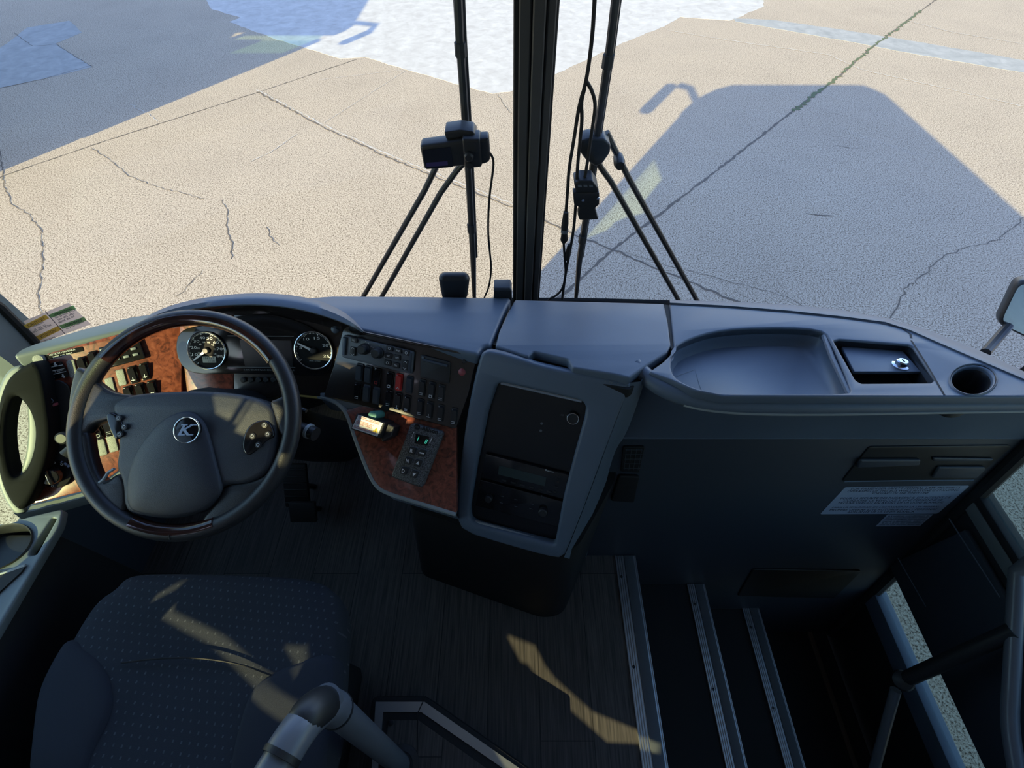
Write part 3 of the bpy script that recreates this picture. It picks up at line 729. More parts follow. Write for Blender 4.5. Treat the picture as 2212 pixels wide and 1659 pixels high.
# rocker switches
def rocker(pl, u, v, w=15, h=38, sk=(-3,0), mat='gloss', icon=None, iv=.3, tilt=.004, slope=.24, lab=None, base=.0):
    """one rocker: frame, tilted key and its printed pictogram"""
    dx, dy = w/2, w/2*slope; hx, hy = sk[0]/2, h/2
    cor = [(u-dx+hx*-1, v-dy-hy), (u+dx-hx, v+dy-hy), (u+dx+hx, v+dy+hy), (u-dx+hx, v-dy+hy)]
    q = [pl.px(a, b) for a, b in cor]
    o = rpoly(q, .0035, 3)
    g = G().plate(pl, o, base, base+.0035, .001)
    cen = sum(q, Vector((0,0)))/4
    key = rpoly([cen+(p-cen)*.86 for p in q], .003, 3)
    ti = (q[0]+q[1])/2; bi = (q[2]+q[3])/2; ax_ = (ti-bi).normalized(); L = (ti-bi).length
    if mat != 'speck':
        n = len(key); r0 = [pl.w(p.x, p.y, base+.003) for p in key]
        ins = [cen+(p-cen)*.88 for p in key]
        r1 = [pl.w(p.x, p.y, base+.006+tilt*((p-cen).dot(ax_)/L+.5)) for p in ins]
        g.loft([r0, r1], True, False, True)
    ob = link('rocker_switch' if mat != 'speck' and mat != 'blank' else 'blank_cover', g, M['panel'] if mat == 'blank' else M[mat], D, label=lab)
    if icon:
        e = Vector((ax_.y, -ax_.x)); s = L*.14; cc = cen-ax_*L*iv; gg = G(); hh = base+.0066+tilt*(.5-iv)
        for k in icon:
            if k == 'o': gg.ring(pl, cc.x, cc.y, s*.6, s*.12, hh, 16, 4)
            elif k == '=':
                for q_ in (-.35,.35): gg.plate(pl, [cc+e*s*a+ax_*s*(q_+b) for a, b in ((-.7,-.1),(.7,-.1),(.7,.1),(-.7,.1))], hh, hh+.0003)
            elif k == '^':
                for sg in (1,-1): gg.plate(pl, [cc+e*s*sg*a+ax_*s*b for a, b in ((0,.5),(.7,-.4),(.5,-.5),(0,.2))][::sg], hh, hh+.0003)
            elif k == '+':
                gg.plate(pl, [cc+e*s*a+ax_*s*b for a, b in ((-.1,-.8),(.1,-.8),(.1,.8),(-.1,.8))], hh, hh+.0003); gg.plate(pl, [cc+e*s*a+ax_*s*(b-.4) for a, b in ((-.7,-.1),(.7,-.1),(.7,.15),(-.7,.15))], hh, hh+.0003)
            elif k == '[':
                for a0,b0,a1,b1 in ((-.6,-.6,-.4,.6),(-.6,.4,.6,.6),(.4,-.6,.6,.6),(-.6,-.6,.6,-.4)):
                    gg.plate(pl, [cc+e*s*a+ax_*s*b for a, b in ((a0,b0),(a1,b0),(a1,b1),(a0,b1))], hh, hh+.0003)
        link('pictogram', gg, M['redp'] if lab and 'red pictogram' in lab else M['white'], ob)
        if True:
            gg = G().plate(pl, [cen+ax_*L*.40+e*L*a+ax_*L*b for a, b in ((-.10,0),(-.05,0),(-.05,.02),(-.10,.02))], base+.0100, base+.0104); link('indicator', gg, M['white'], ob)
    return ob
Z = .1401
def zs(x, y): return 730+x*Z, 710+y*Z
for (x, y, m, ic, lab) in ((345,665,'blank',None,None),(480,695,'blank',None,None),(620,735,'gloss','[','black rocker switch with red pictogram'),(815,790,'gloss','o=',None),(955,818,'red','^','red hazard rocker switch'),(1115,855,'blank',None,None),
                      (320,960,'gloss','=',None),(455,990,'blank',None,None),(605,1025,'blank',None,None),(800,1070,'gloss','=',None),(940,1110,'gloss','+',None),(1080,1150,'gloss','^=',None),
                      (1310,905,'dark','=',None),(1455,945,'dark','[',None),(1605,985,'dark','=',None),(1280,1205,'dark','=',None),(1425,1245,'dark','+',None),(1595,1295,'dark','=',None),(1800,1345,'dark','=',None)):
    u, v = zs(x, y); rocker(PS_, u, v, 14.5, 37, (-4,0), m, ic, .32, .005, .24, lab, .002)
# climate unit
u0 = [zs(*p) for p in ((120,85),(1195,345),(1165,690),(100,430))]
CU = link('climate_panel', G().plate(PS_, ppl(PS_, u0, .006), .002, .012, .002), M['fascia2'], D, label='grey heating and ventilation panel')
q = [zs(*p) for p in ((130,115),(180,125),(160,400),(112,385))]; link('side_grip', G().plate(PS_, ppl(PS_, q, .002), .012, .018, .002), M['pad'], CU)
q = [zs(*p) for p in ((1140,350),(1185,360),(1160,670),(1110,650))]; link('side_grip', G().plate(PS_, ppl(PS_, q, .002), .012, .016, .002), M['panel'], CU)
for x, y in ((415,310),(630,370)):
    u, v = zs(x, y); c = PS_.px(u, v, .012)
    link('knob', G().lathe(PS_, c.x, c.y, [(.0135,.012),(.0135,.016),(.0115,.018),(.0108,.030),(.009,.032),(.003,.032)], 28), M['dark'], CU)
    g = G()
    for j in range(9):
        a = math.radians(-120+30*j); d = Vector((math.sin(a), math.cos(a))); p = c+d*.0165; e = Vector((d.y,-d.x))*.0005
        g.add([PS_.w(*(p+e+d*.002), .0125), PS_.w(*(p-e+d*.002), .0125), PS_.w(*(p-e), .0125), PS_.w(*(p+e), .0125)], [(0,1,2,3)])
    link('scale_print', g, M['white'], CU)
def zbtn(x, y, w, h, ic, sub=True):
    cor = [(x-w/2+h*.03, y-h/2-w*.12), (x+w/2+h*.03, y-h/2+w*.12), (x+w/2-h*.03, y+h/2+w*.12), (x-w/2-h*.03, y+h/2-w*.12)]
    b = link('button', G().plate(PS_, rpoly([PS_.px(*zs(*p), .012) for p in cor], .002, 3), .012, .0165, .001), M['dark'], CU)
    c = PS_.px(*zs(x, y), .012); g = G()
    if ic == 'o': g.ring(PS_, c.x, c.y, .0028, .0005, .0168, 16, 4)
    elif ic == 'v':
        for s_, yy in ((1,.008),(-1,-.008)):
            for k in (1,-1): g.plate(PS_, [Vector((c.x+k*a, c.y+yy+s_*b_)) for a, b_ in ((0,.002),(.004,-.0015),(.004,-.0025),(0,.0008))][::k*s_], .0165, .0169)
    else: strokes(PS_, c+Vector((-.004,-.002)), c+Vector((.004,-.003)), .004, 3, .0168, g, x)
    link('button_print', g, M['white'], b)
for x, y, ic in ((805,300,'o'),(940,332,'xx'),(1065,368,'o'),(790,412,'ro'),(925,442,'ss'),(775,522,'o'),(905,560,'i')): zbtn(x, y, 100, 80, ic)
zbtn(1045,560,95,150,'v'); zbtn(262,172,95,75,'~'); zbtn(240,345,85,130,'v')
# printer / tachograph drawer and warning lamp
u0 = [zs(*p) for p in ((1290,390),(1752,510),(1728,842),(1288,740))]
TC = link('tachograph_slot', G().plate(PS_, ppl(PS_, u0, .004), .002, .008, .0015), M['dark'], D)
u0 = [zs(*p) for p in ((1335,450),(1720,545),(1715,585),(1340,490))]; link('paper_lip', G().plate(PS_, ppl(PS_, u0, .001), .008, .013, .0015), M['panel'], TC)
c = PS_.px(*zs(1335,435)); link('eject_button', G().lathe(PS_, c.x, c.y, [(.003,.008),(.003,.0105),(.001,.011)], 12), M['fascia2'], TC)
c = PS_.px(*zs(1918,665)); link('warning_lamp', G().lathe(PS_, c.x, c.y, [(.0085,.002),(.0085,.004),(.006,.006),(.002,.007)], 20), M['redd'], D, label='round dull red lamp')
c = PS_.px(*zs(1950,500)); link('light_sensor', G().lathe(PS_, c.x, c.y, [(.005,.002),(.005,.004),(.003,.006),(.001,.006)], 16), M['dark'], D)

# left switch panel furniture
def wq(pts, r=.003): return ppl(PW_, pts, r)
lbl = link('fuel_label', G().plate(PW_, wq([(96,768),(178,748),(182,758),(100,778)], .003), 0, .0012), M['gloss'], D, label='black label with white fuel lettering')
g = G().text(PW_, 'USE ULTRA LOW SULFUR', PW_.px(108,769), PW_.px(164,756), .0036, .0016); g.text(PW_, 'DIESEL FUEL ONLY', PW_.px(116,773.5), PW_.px(158,763.5), .0036, .0016)
link('lettering', g, M['white'], lbl)
c = PW_.px(86,776); link('round_button', G().lathe(PW_, c.x, c.y, [(.0125,0),(.0125,.003),(.010,.007),(.003,.008)], 24), M['speck'], D)
dg = link('diagram_plate', G().plate(PW_, wq([(91,788),(134,780),(151,812),(106,823)], .003), 0, .002, .0005), M['gloss'], D, label='black plate with white axle and lift diagram')
g = G()
for a, b in (((101,795),(137,788)),((108,810),(144,802)),((104,803),(140,796))):
    p, q = PW_.px(*a), PW_.px(*b); d = (q-p).normalized(); e = Vector((-d.y,d.x))*.0008; g.plate(PW_, [p-e, q-e, q+e, p+e], .002, .0024)
for u, v in ((121,787),(103,793),(138,812),(115,815)):
    c = PW_.px(u, v); g.plate(PW_, [c+Vector(k)*.005 for k in ((-.8,0),(.8,0),(0,-1))][::-1], .002, .0024); g.plate(PW_, [c+Vector(k)*.005 for k in ((-.3,0),(.3,0),(.3,.9),(-.3,.9))], .002, .0024)
g.text(PW_, '3,80m', PW_.px(120,805), PW_.px(138,801), .004, .0024)
link('diagram', g, M['white'], dg)
for u, v, w, h in ((157,796,17,36),(263,815,17,34),(239,833,17,34),(220,966,19,34),(244,958,19,34)):
    rocker(PW_, u, v, w, h, (9,0), 'speck', None, .3, .004, -.26, 'grey speckled blank cover')
for u, v, ic, iv in ((181,789,'[','.'),(204,777,'o','.'),(289,809,'+','.'),(314,802,'+','.'),(280,852,'=','.'),(305,846,'^','.'),(331,840,'[','.'),(172,832,'=','.'),(214,930,'o','.'),(236,924,'=','.')):
    rocker(PW_, u, v, 18, 37, (9,0), 'gloss', ic, .25, .008, -.26)
tb = link('control_unit', G().plate(PW_, wq([(216,751),(302,730),(318,773),(234,796)], .004), 0, .010, .002), M['gloss'], D, label='black keypad module behind the wheel rim')
g = G()
for i in range(4):
    for j in range(3):
        u = 228+i*20+j*5; v = 755-i*4.8+j*12; c = PW_.px(u, v)
        g.plate(PW_, rpoly([c+Vector(k) for k in ((-.006,-.003),(.006,-.003),(.006,.003),(-.006,.003))], .001), .010, .0125, .0008)
link('keys', g, M['fascia2'], tb)
# light switch, knob, red cap, lever
c = PW_.px(124,1022)
ls = link('light_switch', G().lathe(PW_, c.x, c.y, [(.034,0),(.034,.006),(.031,.010),(.026,.010)], 40), M['gloss'], D, label='round black light switch with white pictograms')
link('knob', G().lathe(PW_, c.x, c.y, [(.021,.010),(.019,.026),(.017,.030),(.006,.031)], 28).box((c.x,c.y,.030),(.010,.036,.012),.004,PW_.m), M['gloss'], ls)
g = G()
for a in (-150,-120,-60,-20,20,50):
    d = Vector((math.sin(math.radians(a)), math.cos(math.radians(a)))); q = c+d*.0285; g.ring(PW_, q.x, q.y, .0022, .0006, .0105, 10, 4)
link('pictograms', g, M['white'], ls)
c = PW_.px(133,947,.045); link('pull_knob', G().lathe(PW_, c.x, c.y, [(.009,0),(.009,.03),(.014,.034),(.014,.044),(.010,.048),(.003,.048)], 24), M['dark'], D)

# ------------------------------------------------------------------ black grab loop left of the wheel
PH = PW_.up(.035)
t = thing('driver_grab_loop', PH.w(*PH.px(60,1000)), 'black plastic grab loop with a long oval opening, left of the steering wheel', 'grab handle')
out = [(52,792),(82,776),(96,800),(104,840),(110,880),(116,930),(112,975),(98,1020),(80,1062),(60,1096),(42,1100),(14,1060),(-2,1000),(-6,930),(4,860),(22,815)]
hole = [(32,860),(42,853),(56,866),(72,890),(82,925),(78,970),(66,1005),(50,1024),(36,1030),(26,1008),(17,955),(20,900)]
link('handle_body', G().plate(PH, smooth(P2(PH, out), 2), -.035, .012, .010, [smooth(P2(PH, hole), 2)]), plain('worn_black_grip', (.005,.006,.006), .8, spec=.15, bump=.1, bscale=300), t, sharp=60)
PE = PW_
o2 = [(28,790),(60,788),(20,850),(6,930),(10,1010),(30,1080),(62,1100),(50,1112),(30,1108),(2,1060),(-14,990),(-16,900),(4,820)]
link('outer_edge', G().plate(PE, smooth(P2(PE, o2), 2), -.02, .006, .006), M['padlt'], t, label='grey outer edge')
g = G().plate(PH, smooth(P2(PH, [(52,862),(62,868),(76,892),(84,925),(80,970),(66,1008),(44,1034),(36,1030),(50,990),(55,950),(56,910)]), 2), -.035, -.004, .006)
link('inner_edge', g, M['padlt'], t, label='grey crescent inside the opening')
link('switch_plate', G().plate(PW_, ppl(PW_, [(98,836),(128,818),(152,832),(158,870),(160,930),(156,985),(140,1005),(112,1035),(62,1094),(88,1040),(108,960),(106,890)], .01), 0, .006, .003), M['dark'], D, label='black plate below the diagram')
o = tag(link('parking_brake_switch', G().plate(PW_, ppl(PW_, [(92,846),(116,835),(133,873),(111,884)], .004), .006, .030, .004), M['redd']), 'dull red switch cap between the black grab loop and the steering wheel', 'switch')
c = PW_.px(109,866,.03); g = G().ring(PW_, c.x, c.y, .005, .0007, .0303, 16, 4).box((c.x,c.y-.010,.0303),(.008,.0012,.0006),0,PW_.m); link('pictogram', g, M['pad'], o)

# ------------------------------------------------------------------ steering wheel
ST = math.radians(30)
wc = EYE + ray(400, 912)*(.955)
PSW = Pl(wc, Vector((0,-math.sin(ST),math.cos(ST))), Vector((1,0,0)))
SWt = thing('steering_wheel', wc, 'large black leather and dark wood steering wheel with silver K emblem', 'steering wheel')
RR = .2185
g = G().ring(PSW, 0, 0, RR, .0165, 0, 96, 14)
rim = link('rim', g, M['leather'], SWt, sharp=80)
def arc(a0, a1): return math.radians(a0), math.radians(a1)
for a0, a1 in ((36,143),(247,292)):
    A0, A1 = arc(a0, a1)
    link('wood_insert', G().ring(PSW, 0, 0, RR-.0032, .0150, .0022, 60, 14, A0, A1), M['dwood'], rim, label='dark lacquered wood arc')
link('seam', G().tube([PSW.w(RR*math.cos(a)+.0*a, RR*math.sin(a), 0)+PSW.n*.0 for a in ()] or [PSW.w(0,-RR-.016,0), PSW.w(.0,-RR-.008,.0152), PSW.w(0,-RR,.0170)], .0012, 6), M['black'], rim)
def wp(pts, r=.01, h=0): return rpoly(P2(PSW, pts, h), r)
# hub, below the rim plane
hub = [(247,880),(262,862),(300,851),(380,846),(450,845),(520,851),(570,864),(596,880),(600,905),(603,940),(598,985),(585,1020),(540,1046),(484,1046),(480,1075),(440,1108),(370,1122),(300,1112),(274,1100),(272,1040),(256,1010),(262,975),(262,930)]
hb = link('hub_cover', G().plate(PSW, smooth(P2(PSW, hub), 2), -.035, .012, .012), M['leather2'], SWt, sharp=60)
# domed airbag cover
ab = smooth(P2(PSW, [(398,886),(425,892),(446,915),(458,955),(470,1005),(481,1045),(478,1070),(440,1104),(370,1118),(305,1110),(277,1098),(274,1040),(290,985),(320,940),(355,903)], .012), 2)
cc = sum(ab, Vector((0,0)))/len(ab)
rings = []
for s, h in ((1,.010),(.985,.0155),(.95,.018),(.85,.022),(.65,.0265),(.4,.029),(.15,.030)):
    rings.append([PSW.w(*(cc+(p-cc)*s), h) for p in ab])
link('airbag_cover', G().loft(rings, True, False, True), M['leather2'], SWt, sharp=60)
# spokes
link('spoke', G().plate(PSW, smooth(P2(PSW, [(163,800),(176,790),(205,822),(245,850),(300,853),(290,900),(250,905),(205,915),(190,935),(165,960),(150,930),(150,860)]), 2), -.022, .006, .008), M['leather'], SWt, sharp=60)
link('spoke', G().plate(PSW, smooth(P2(PSW, [(160,930),(192,925),(198,985),(216,1032),(232,1040),(258,1020),(276,1032),(278,1100),(262,1112),(230,1098),(185,1050),(165,1000)]), 2), -.022, .006, .008), M['leather'], SWt, sharp=60)
link('spoke', G().plate(PSW, smooth(P2(PSW, [(585,866),(600,862),(622,850),(634,880),(636,930),(622,945),(606,940),(600,915),(590,890)]), 2), -.022, .008, .008), M['leather'], SWt, sharp=60)
link('spoke', G().plate(PSW, smooth(P2(PSW, [(608,935),(626,925),(634,960),(610,1030),(560,1090),(470,1132),(430,1130),(470,1085),(484,1046),(545,1040),(592,1015),(608,975)]), 2), -.022, .006, .008), M['leather'], SWt, sharp=60)
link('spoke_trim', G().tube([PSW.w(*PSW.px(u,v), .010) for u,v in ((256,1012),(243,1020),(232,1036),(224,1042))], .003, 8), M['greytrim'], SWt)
# control pods
def pod(pts, nm, dots):
    b = link('button_pod', G().plate(PSW, smooth(P2(PSW, pts), 2), .006, .015, .004), M['gloss'], SWt)
    for u, v in dots:
        c = PSW.px(u, v, .019); link('button', G().lathe(PSW, c.x, c.y, [(.0065,.014),(.006,.0165),(.003,.017)], 18), M['dark'], b)
        g = G().ring(PSW, c.x, c.y, .0028, .0005, .0173, 12, 4); link('pictogram', g, M['white'], b)
pod([(240,895),(252,890),(270,900),(278,922),(276,942),(262,952),(252,935),(244,915)], 'l', ((254,903),(266,922),(256,938)))
pod([(532,950),(540,925),(560,910),(585,907),(597,925),(600,945),(585,950),(560,975),(545,985),(532,975)], 'r', ((570,918),(544,942),(577,938),(556,961)))
# emblem
c = PSW.px(404.5, 929, .026); r = (PSW.px(432,929,.026)-c).length
em = link('emblem', G().lathe(PSW, c.x, c.y, [(r,.020),(r,.026),(r*.9,.0265)], 40), M['gloss'], SWt)
link('emblem_ring', G().ring(PSW, c.x, c.y, r, .0016, .027, 48), M['chrome'], em)
g = G().text(PSW, 'K', c+Vector((-.66,-.42))*r, c+Vector((.62,-.42))*r, r*.86, .0285, shear=.35, bold=.02)
bar = r*.09
for a, b in (((-.66,-.42),(-.12,-.42)),((-.46,.36),(.02,.36)),((.12,-.42),(.52,-.42)),((.26,.36),(.80,.36))):
    g.plate(PSW, [c+Vector((a[0],a[1]))*r, c+Vector((b[0],b[1]))*r, c+Vector((b[0]+.04,b[1]+.10))*r, c+Vector((a[0]+.04,a[1]+.10))*r], .0270, .0288)
link('emblem_letter', g, plain('emblem_silver_blue', (.38,.46,.60), .35), em)
# column with stalks, reaching down to the floor
t = thing('steering_column', (wc.x, .70, .0), 'black steering column with multifunction stalks behind the wheel', 'steering column')
g = G(); cpt = [wc-PSW.n*.045, wc-PSW.n*.10, wc-PSW.n*.25+Vector((0,.02,0)), Vector((wc.x, .80, .30)), Vector((wc.x, .95, .02))]
g.tube(smooth(cpt, 2, False), [.075]*3+[.08]*(len(smooth(cpt,2,False))-3), 18)
link('column_shroud', g, M['dark'], t)
a, b = PSW.w(*PSW.px(600,900,-.07), -.07), PSW.w(*PSW.px(682,938,-.05), -.05)
s1 = link('stalk', G().tube([a, a.lerp(b,.5), b], [.010,.011,.015], 14), M['dark'], t)
link('stalk_ring', G().tube([a.lerp(b,.80), a.lerp(b,.86)], .0165, 14), M['greytrim'], s1)
a, b = PSW.w(*PSW.px(205,925,-.07), -.07), PSW.w(*PSW.px(146,985,-.055), -.055)
link('stalk', G().tube([a, a.lerp(b,.5), b], [.010,.012,.016], 14), M['dark'], t)
a, b = PSW.w(*PSW.px(610,870,-.06), -.06), PSW.w(*PSW.px(662,888,-.05), -.05)
link('stalk', G().tube([a, b], [.006,.004], 10), M['dark'], t)

# pedals
def pedal(name, u, v, w, h, z, lab, ribs):
    p = az(u, v, z); pl = Pl(p, Vector((0,-.75,.65)), Vector((1,0,0)))
    t = thing(name, p-Vector((0,0,z-.005)), lab, 'pedal')
    link('pedal_pad', G().box((0,0,0), (w,h,.018), .006, pl.m), M['rubber'], t)
    if ribs:
        g = G()
        for i in range(ribs): g.box((0, -h*.38+i*h*.76/(ribs-1), .010), (w*.94, .006, .006), .002, pl.m)
        link('pad_ribs', g, M['dark'], t)
    link('pedal_arm', G().tube([pl.w(0,0,-.008), Vector((p.x, p.y+.06, .0))], .010, 8), M['dark'], t)
    return pl
pedal('accelerator_pedal', 640, 1048, .085, .16, .14, 'black ribbed pedal behind the right side of the wheel', 6)
pl = pedal('brake_pedal', 655, 1105, .09, .075, .12, 'small black pedal with a grey mark under the ribbed pedal', 0)

# ------------------------------------------------------------------ gear keypad and labelled box on the shelf
kb = P2(PK_, [(887,913),(958,933),(911,1055),(843,1031)], .02)
t = thing('gear_selector_keypad', PK_.w(*kb[3], 0), 'black crinkle-finish gear selector keypad marked R N D on the wood shelf', 'gear selector')
link('housing', G().plate(PK_, rpoly(kb, .010), .0, .020, .005), M['crinkle'], t)
def kz(x, y): return 600+x*.1989, 840+y*.1989
def kpt(x, y, h=.02): return PK_.px(*kz(x, y), h)
xd_ = (kpt(1565,700)-kpt(1460,675)).normalized(); yd_ = (kpt(1460,675)-kpt(1370,890)).normalized()
scr = link('display_window', G().plate(PK_, rpoly([kpt(*p) for p in ((1505,488),(1650,520),(1620,618),(1485,590))], .002), .020, .0215), M['gloss'], t)
g = G()
p = kpt(1527,540); g.plate(PK_, [p+xd_*a+yd_*b for a, b in ((-.0007,-.005),(.0007,-.005),(.0007,.005),(-.0007,.005))], .0215, .022)
p = kpt(1615,570)
for q in (-1,1): g.plate(PK_, [p+xd_*(a+q*.0016)+yd_*b for a, b in ((-.0007,-.005),(.0007,-.005),(.0007,.005),(-.0007,.005))], .0215, .022)
g.plate(PK_, [p+xd_*a+yd_*b for a, b in ((-.0022,-.0045),(.0022,-.0045),(.0022,-.0057),(-.0022,-.0057))][::-1], .0215, .022)
link('digits', g, M['green'], scr)
for (x, y) in ((1468,500),(1662,560)):
    g = G()
    for j in range(5): p = kpt(x, y)+yd_*(-.0012)*0+yd_*(.006-.003*j); g.plate(PK_, [p+xd_*a+yd_*b for a, b in ((-.001,-.0009),(.001,-.0009),(.001,.0009),(-.001,.0009))], .020, .0206)
    link('side_print', g, M['white'], t)
g = G().text(PK_, 'Allison', kpt(1560,450), kpt(1735,494), .011, .0206, bold=.03); link('lettering', g, M['black'], t)
p = kpt(1515,412); g = G().ring(PK_, p.x, p.y, .0055, .0016, .0206, 20, 6); g.text(PK_, 'A', p-xd_*.003-yd_*.003, p+xd_*.003-yd_*.003, .006, .0208); link('logo', g, M['black'], t)
for x, y, s in ((1458,672,'R'),(1565,698,'-'),(1412,784,'N'),(1520,808,'u'),(1368,892,'D'),(1480,928,'d')):
    p = kpt(x, y, .024); s_ = .0088
    b = link('key', G().plate(PK_, rpoly([p+xd_*a*s_+yd_*b*s_ for a, b in ((-1,-1),(1,-1),(1,1),(-1,1))], .004), .019, .0245, .0015), M['dark'], t)
    link('key_surround', G().plate(PK_, rpoly([p+xd_*a*s_*1.18+yd_*b*s_*1.18 for a, b in ((-1,-1),(1,-1),(1,1),(-1,1))], .004), .0195, .0212, .0005), M['fascia2'], t)
    g = G()
    if s in 'RND': g.text(PK_, s, p-xd_*.0036-yd_*.0045, p+xd_*.0036-yd_*.0045, .009, .0248, bold=.03)
    elif s == '-': g.plate(PK_, [p+xd_*a+yd_*b for a, b in ((-.006,-.0015),(.006,-.0015),(.006,.0015),(-.006,.0015))], .0245, .0249)
    elif s == 'u': g.plate(PK_, [p+xd_*a+yd_*b for a, b in ((-.004,-.003),(.004,-.003),(0,.0055))], .0245, .0249)
    else: g.plate(PK_, [p+xd_*a+yd_*b for a, b in ((-.004,.003),(0,-.0055),(.004,.003))], .0245, .0249)
    link('key_print', g, M['white'], b)
HB = .055
lb_ = P2(PK_, [(770,893),(832,913),(819,948),(757,927)], HB)
t = thing('labelled_switch_box', PK_.w(*lb_[0], 0), 'small black box with a white and red warning label on the wood shelf', 'switch box')
link('box_body', G().plate(PK_, rpoly(lb_, .003), 0, HB, .003), M['dark'], t)
g = G(); o_ = P2(PK_, [(836,914),(852,922),(845,944),(826,955),(822,948)], .040); link('box_flap', G().plate(PK_, rpoly(o_, .003), 0, .040, .003), M['dark'], t)
ll = P2(PK_, [(774,896),(827,914),(815,943),(760,925)], HB+.0008)
lbo = link('warning_label', G().plate(PK_, rpoly(ll, .0015), HB, HB+.0008), M['labelw'], t, label='white label with red lines of text')
A, B, C_, Dd = ll; g = G()
txts = ['SHIFTER MUST BE IN NEUTRAL', 'BEFORE LEAVING SEAT', '', 'RELEASE BRAKE FULLY', 'PRESS SWITCH AND HOLD', 'UNTIL LAMP GOES OUT', '', 'APPLY PARKING BRAKE BEFORE', 'LEAVING THE DRIVER SEAT']
for i, s in enumerate(txts):
    if not s: continue
    f = (i+1.1)/10; L0 = A.lerp(Dd, f); R0 = B.lerp(C_, f); w = (.72 if 2 < i < 6 else .9)
    strokes(PK_, L0.lerp(R0,.05), L0.lerp(R0, w), .0026, 26 if w > .8 else 20, HB+.0011, g, i)
link('fine_print', g, M['redp'], lbo)
p = A.lerp(B,.86).lerp(Dd.lerp(C_,.86),.62); e = (B-A).normalized(); f = (A-Dd).normalized()
g = G().plate(PK_, [p-e*.0065-f*.005, p+e*.0065-f*.005, p+f*.007], HB+.0008, HB+.0014); link('warning_triangle', g, M['yellow'], lbo, label='yellow warning triangle')
g = G().text(PK_, '!', p-e*.001-f*.003, p+e*.001-f*.003, .007, HB+.0018); link('exclamation_mark', g, M['black'], lbo)
p = P2(PK_, [(805,897)], .045)[0]; link('teal_sticker', G().lathe(PK_, p.x, p.y, [(.010,.0),(.010,.047),(.002,.048)], 20), M['teal'], t)

# ------------------------------------------------------------------ radio console
RC = thing('radio_console', (.05,.55,.0), 'tall blue-grey centre console with black radio recess, standing on the floor', 'console')
fr = [(1034,775),(1042,760),(1062,757),(1140,779),(1156,786),(1232,803),(1358,827),(1364,834),(1345,875),(1312,960),(1270,1075),(1232,1172),(1216,1208),(1180,1203),(1090,1178),(1000,1150),(986,1120),(986,1080),(996,980),(1012,870)]
hl_ = [(1072,832),(1084,827),(1255,866),(1266,878),(1262,905),(1240,985),(1218,1070),(1198,1178),(1030,1134),(1015,1124),(1014,1100),(1030,1000),(1052,890)]
link('frame', G().plate(PR_, smooth(P2(PR_, fr),1), -.03, 0, .008, [rpoly(P2(PR_, hl_), .008)]), M['pad'], RC, sharp=60)
bkp = [(1050,815),(1285,860),(1285,900),(1225,1205),(990,1140),(1000,1080)]
link('recess_panel', G().plate(PR_, P2(PR_, bkp), -.042, -.022, 0), M['glosspad'], RC)
g = G().tube([PR_.w(*PR_.px(u,v), -.010) for u,v in ((1080,829),(1150,845),(1256,869))], .0045, 8); link('recess_lip', g, M['alu'], RC, label='shiny upper lip')
g = G(); a, b = PR_.w(*PR_.px(1016,1131), -.012), PR_.w(*PR_.px(1196,1182), -.012); g.tube([a,b], .005, 8); g.tube([a+Vector((0,-.004,-.012)), b+Vector((0,-.004,-.012))], .004, 8)
link('recess_sill', g, M['greytrim'], RC)
g = G()
A = [PR_.w(*PR_.px(u,v), -.004) for u,v in ((1362,828),(1346,872),(1313,958),(1271,1073),(1234,1168),(1218,1206))]
B = [az(1400,802,.86), PF_.w(*PF_.px(1345,900),.06), PF_.w(*PF_.px(1322,955),.03), PF_.w(*PF_.px(1300,1060),.02), PF_.w(*PF_.px(1282,1140),.01), PF_.w(*PF_.px(1266,1200),.005)]
Mi = [a.lerp(b,.5)+Vector((-.0,-.012,.0)) for a, b in zip(A, B)]
g.loft([smooth(A,2,False), smooth(Mi,2,False), smooth(B,2,False)])
link('flank', g, M['pad'], RC, sharp=80)
# pedestal below
fp = rpoly([Vector((-.314,.448)), Vector((.100,.312)), Vector((.165,.325)), Vector((.30,.60)), Vector((.25,.9)), Vector((-.25,.9))], .04, 5)
ft = rpoly([Vector((-.285,.500)), Vector((.100,.378)), Vector((.165,.39)), Vector((.30,.60)), Vector((.25,.9)), Vector((-.25,.9))], .04, 5)
g = G().loft([[Vector((p.x, p.y, .001)) for p in fp], [Vector((p.x, p.y, .44)) for p in ft]], True, True, True)
link('pedestal', g, M['black'], RC)
g = G().loft([[PR_.w(*PR_.px(u,v), -.028) for u,v in ((986,1118),(1000,1150),(1090,1178),(1180,1203),(1216,1208))], [Vector((-.20,.50,.47)), Vector((-.12,.47,.46)), Vector((0,.42,.45)), Vector((.09,.38,.44)), Vector((.15,.38,.44))]])
link('lower_apron', g, M['pad'], RC)
# radio, cd unit
ra = link('radio', G().plate(PR_, ppl(PR_, [(1046,985),(1230,1032),(1217,1084),(1036,1036)], .002), -.022, -.012, .001), M['gloss'], RC)
link('display', G().plate(PR_, ppl(PR_, [(1076,1010),(1179,1036),(1175,1055),(1073,1029)], .001), -.012, -.0112), M['lcdd'], ra, label='grey-green radio display')
g = G().text(PR_, 'BOSCH', PR_.px(1181,1023), PR_.px(1195,1026), .0022, -.0115); c = PR_.px(1178,1020); g.ring(PR_, c.x, c.y, .0018, .0004, -.0115, 12, 4)
link('lettering', g, M['white'], ra)
g = G()
for i in range(6):
    c = PR_.px(1086+i*20, 1043+i*5); g.plate(PR_, rpoly([c+Vector(k) for k in ((-.006,-.0022),(.006,-.0022),(.006,.0022),(-.006,.0022))], .001), -.012, -.0105, .0005)
for i in range(4):
    c = PR_.px(1206-i*3, 1035+i*11); g.plate(PR_, rpoly([c+Vector(k) for k in ((-.004,-.0018),(.004,-.0018),(.004,.0018),(-.004,.0018))], .001), -.012, -.0105, .0005)
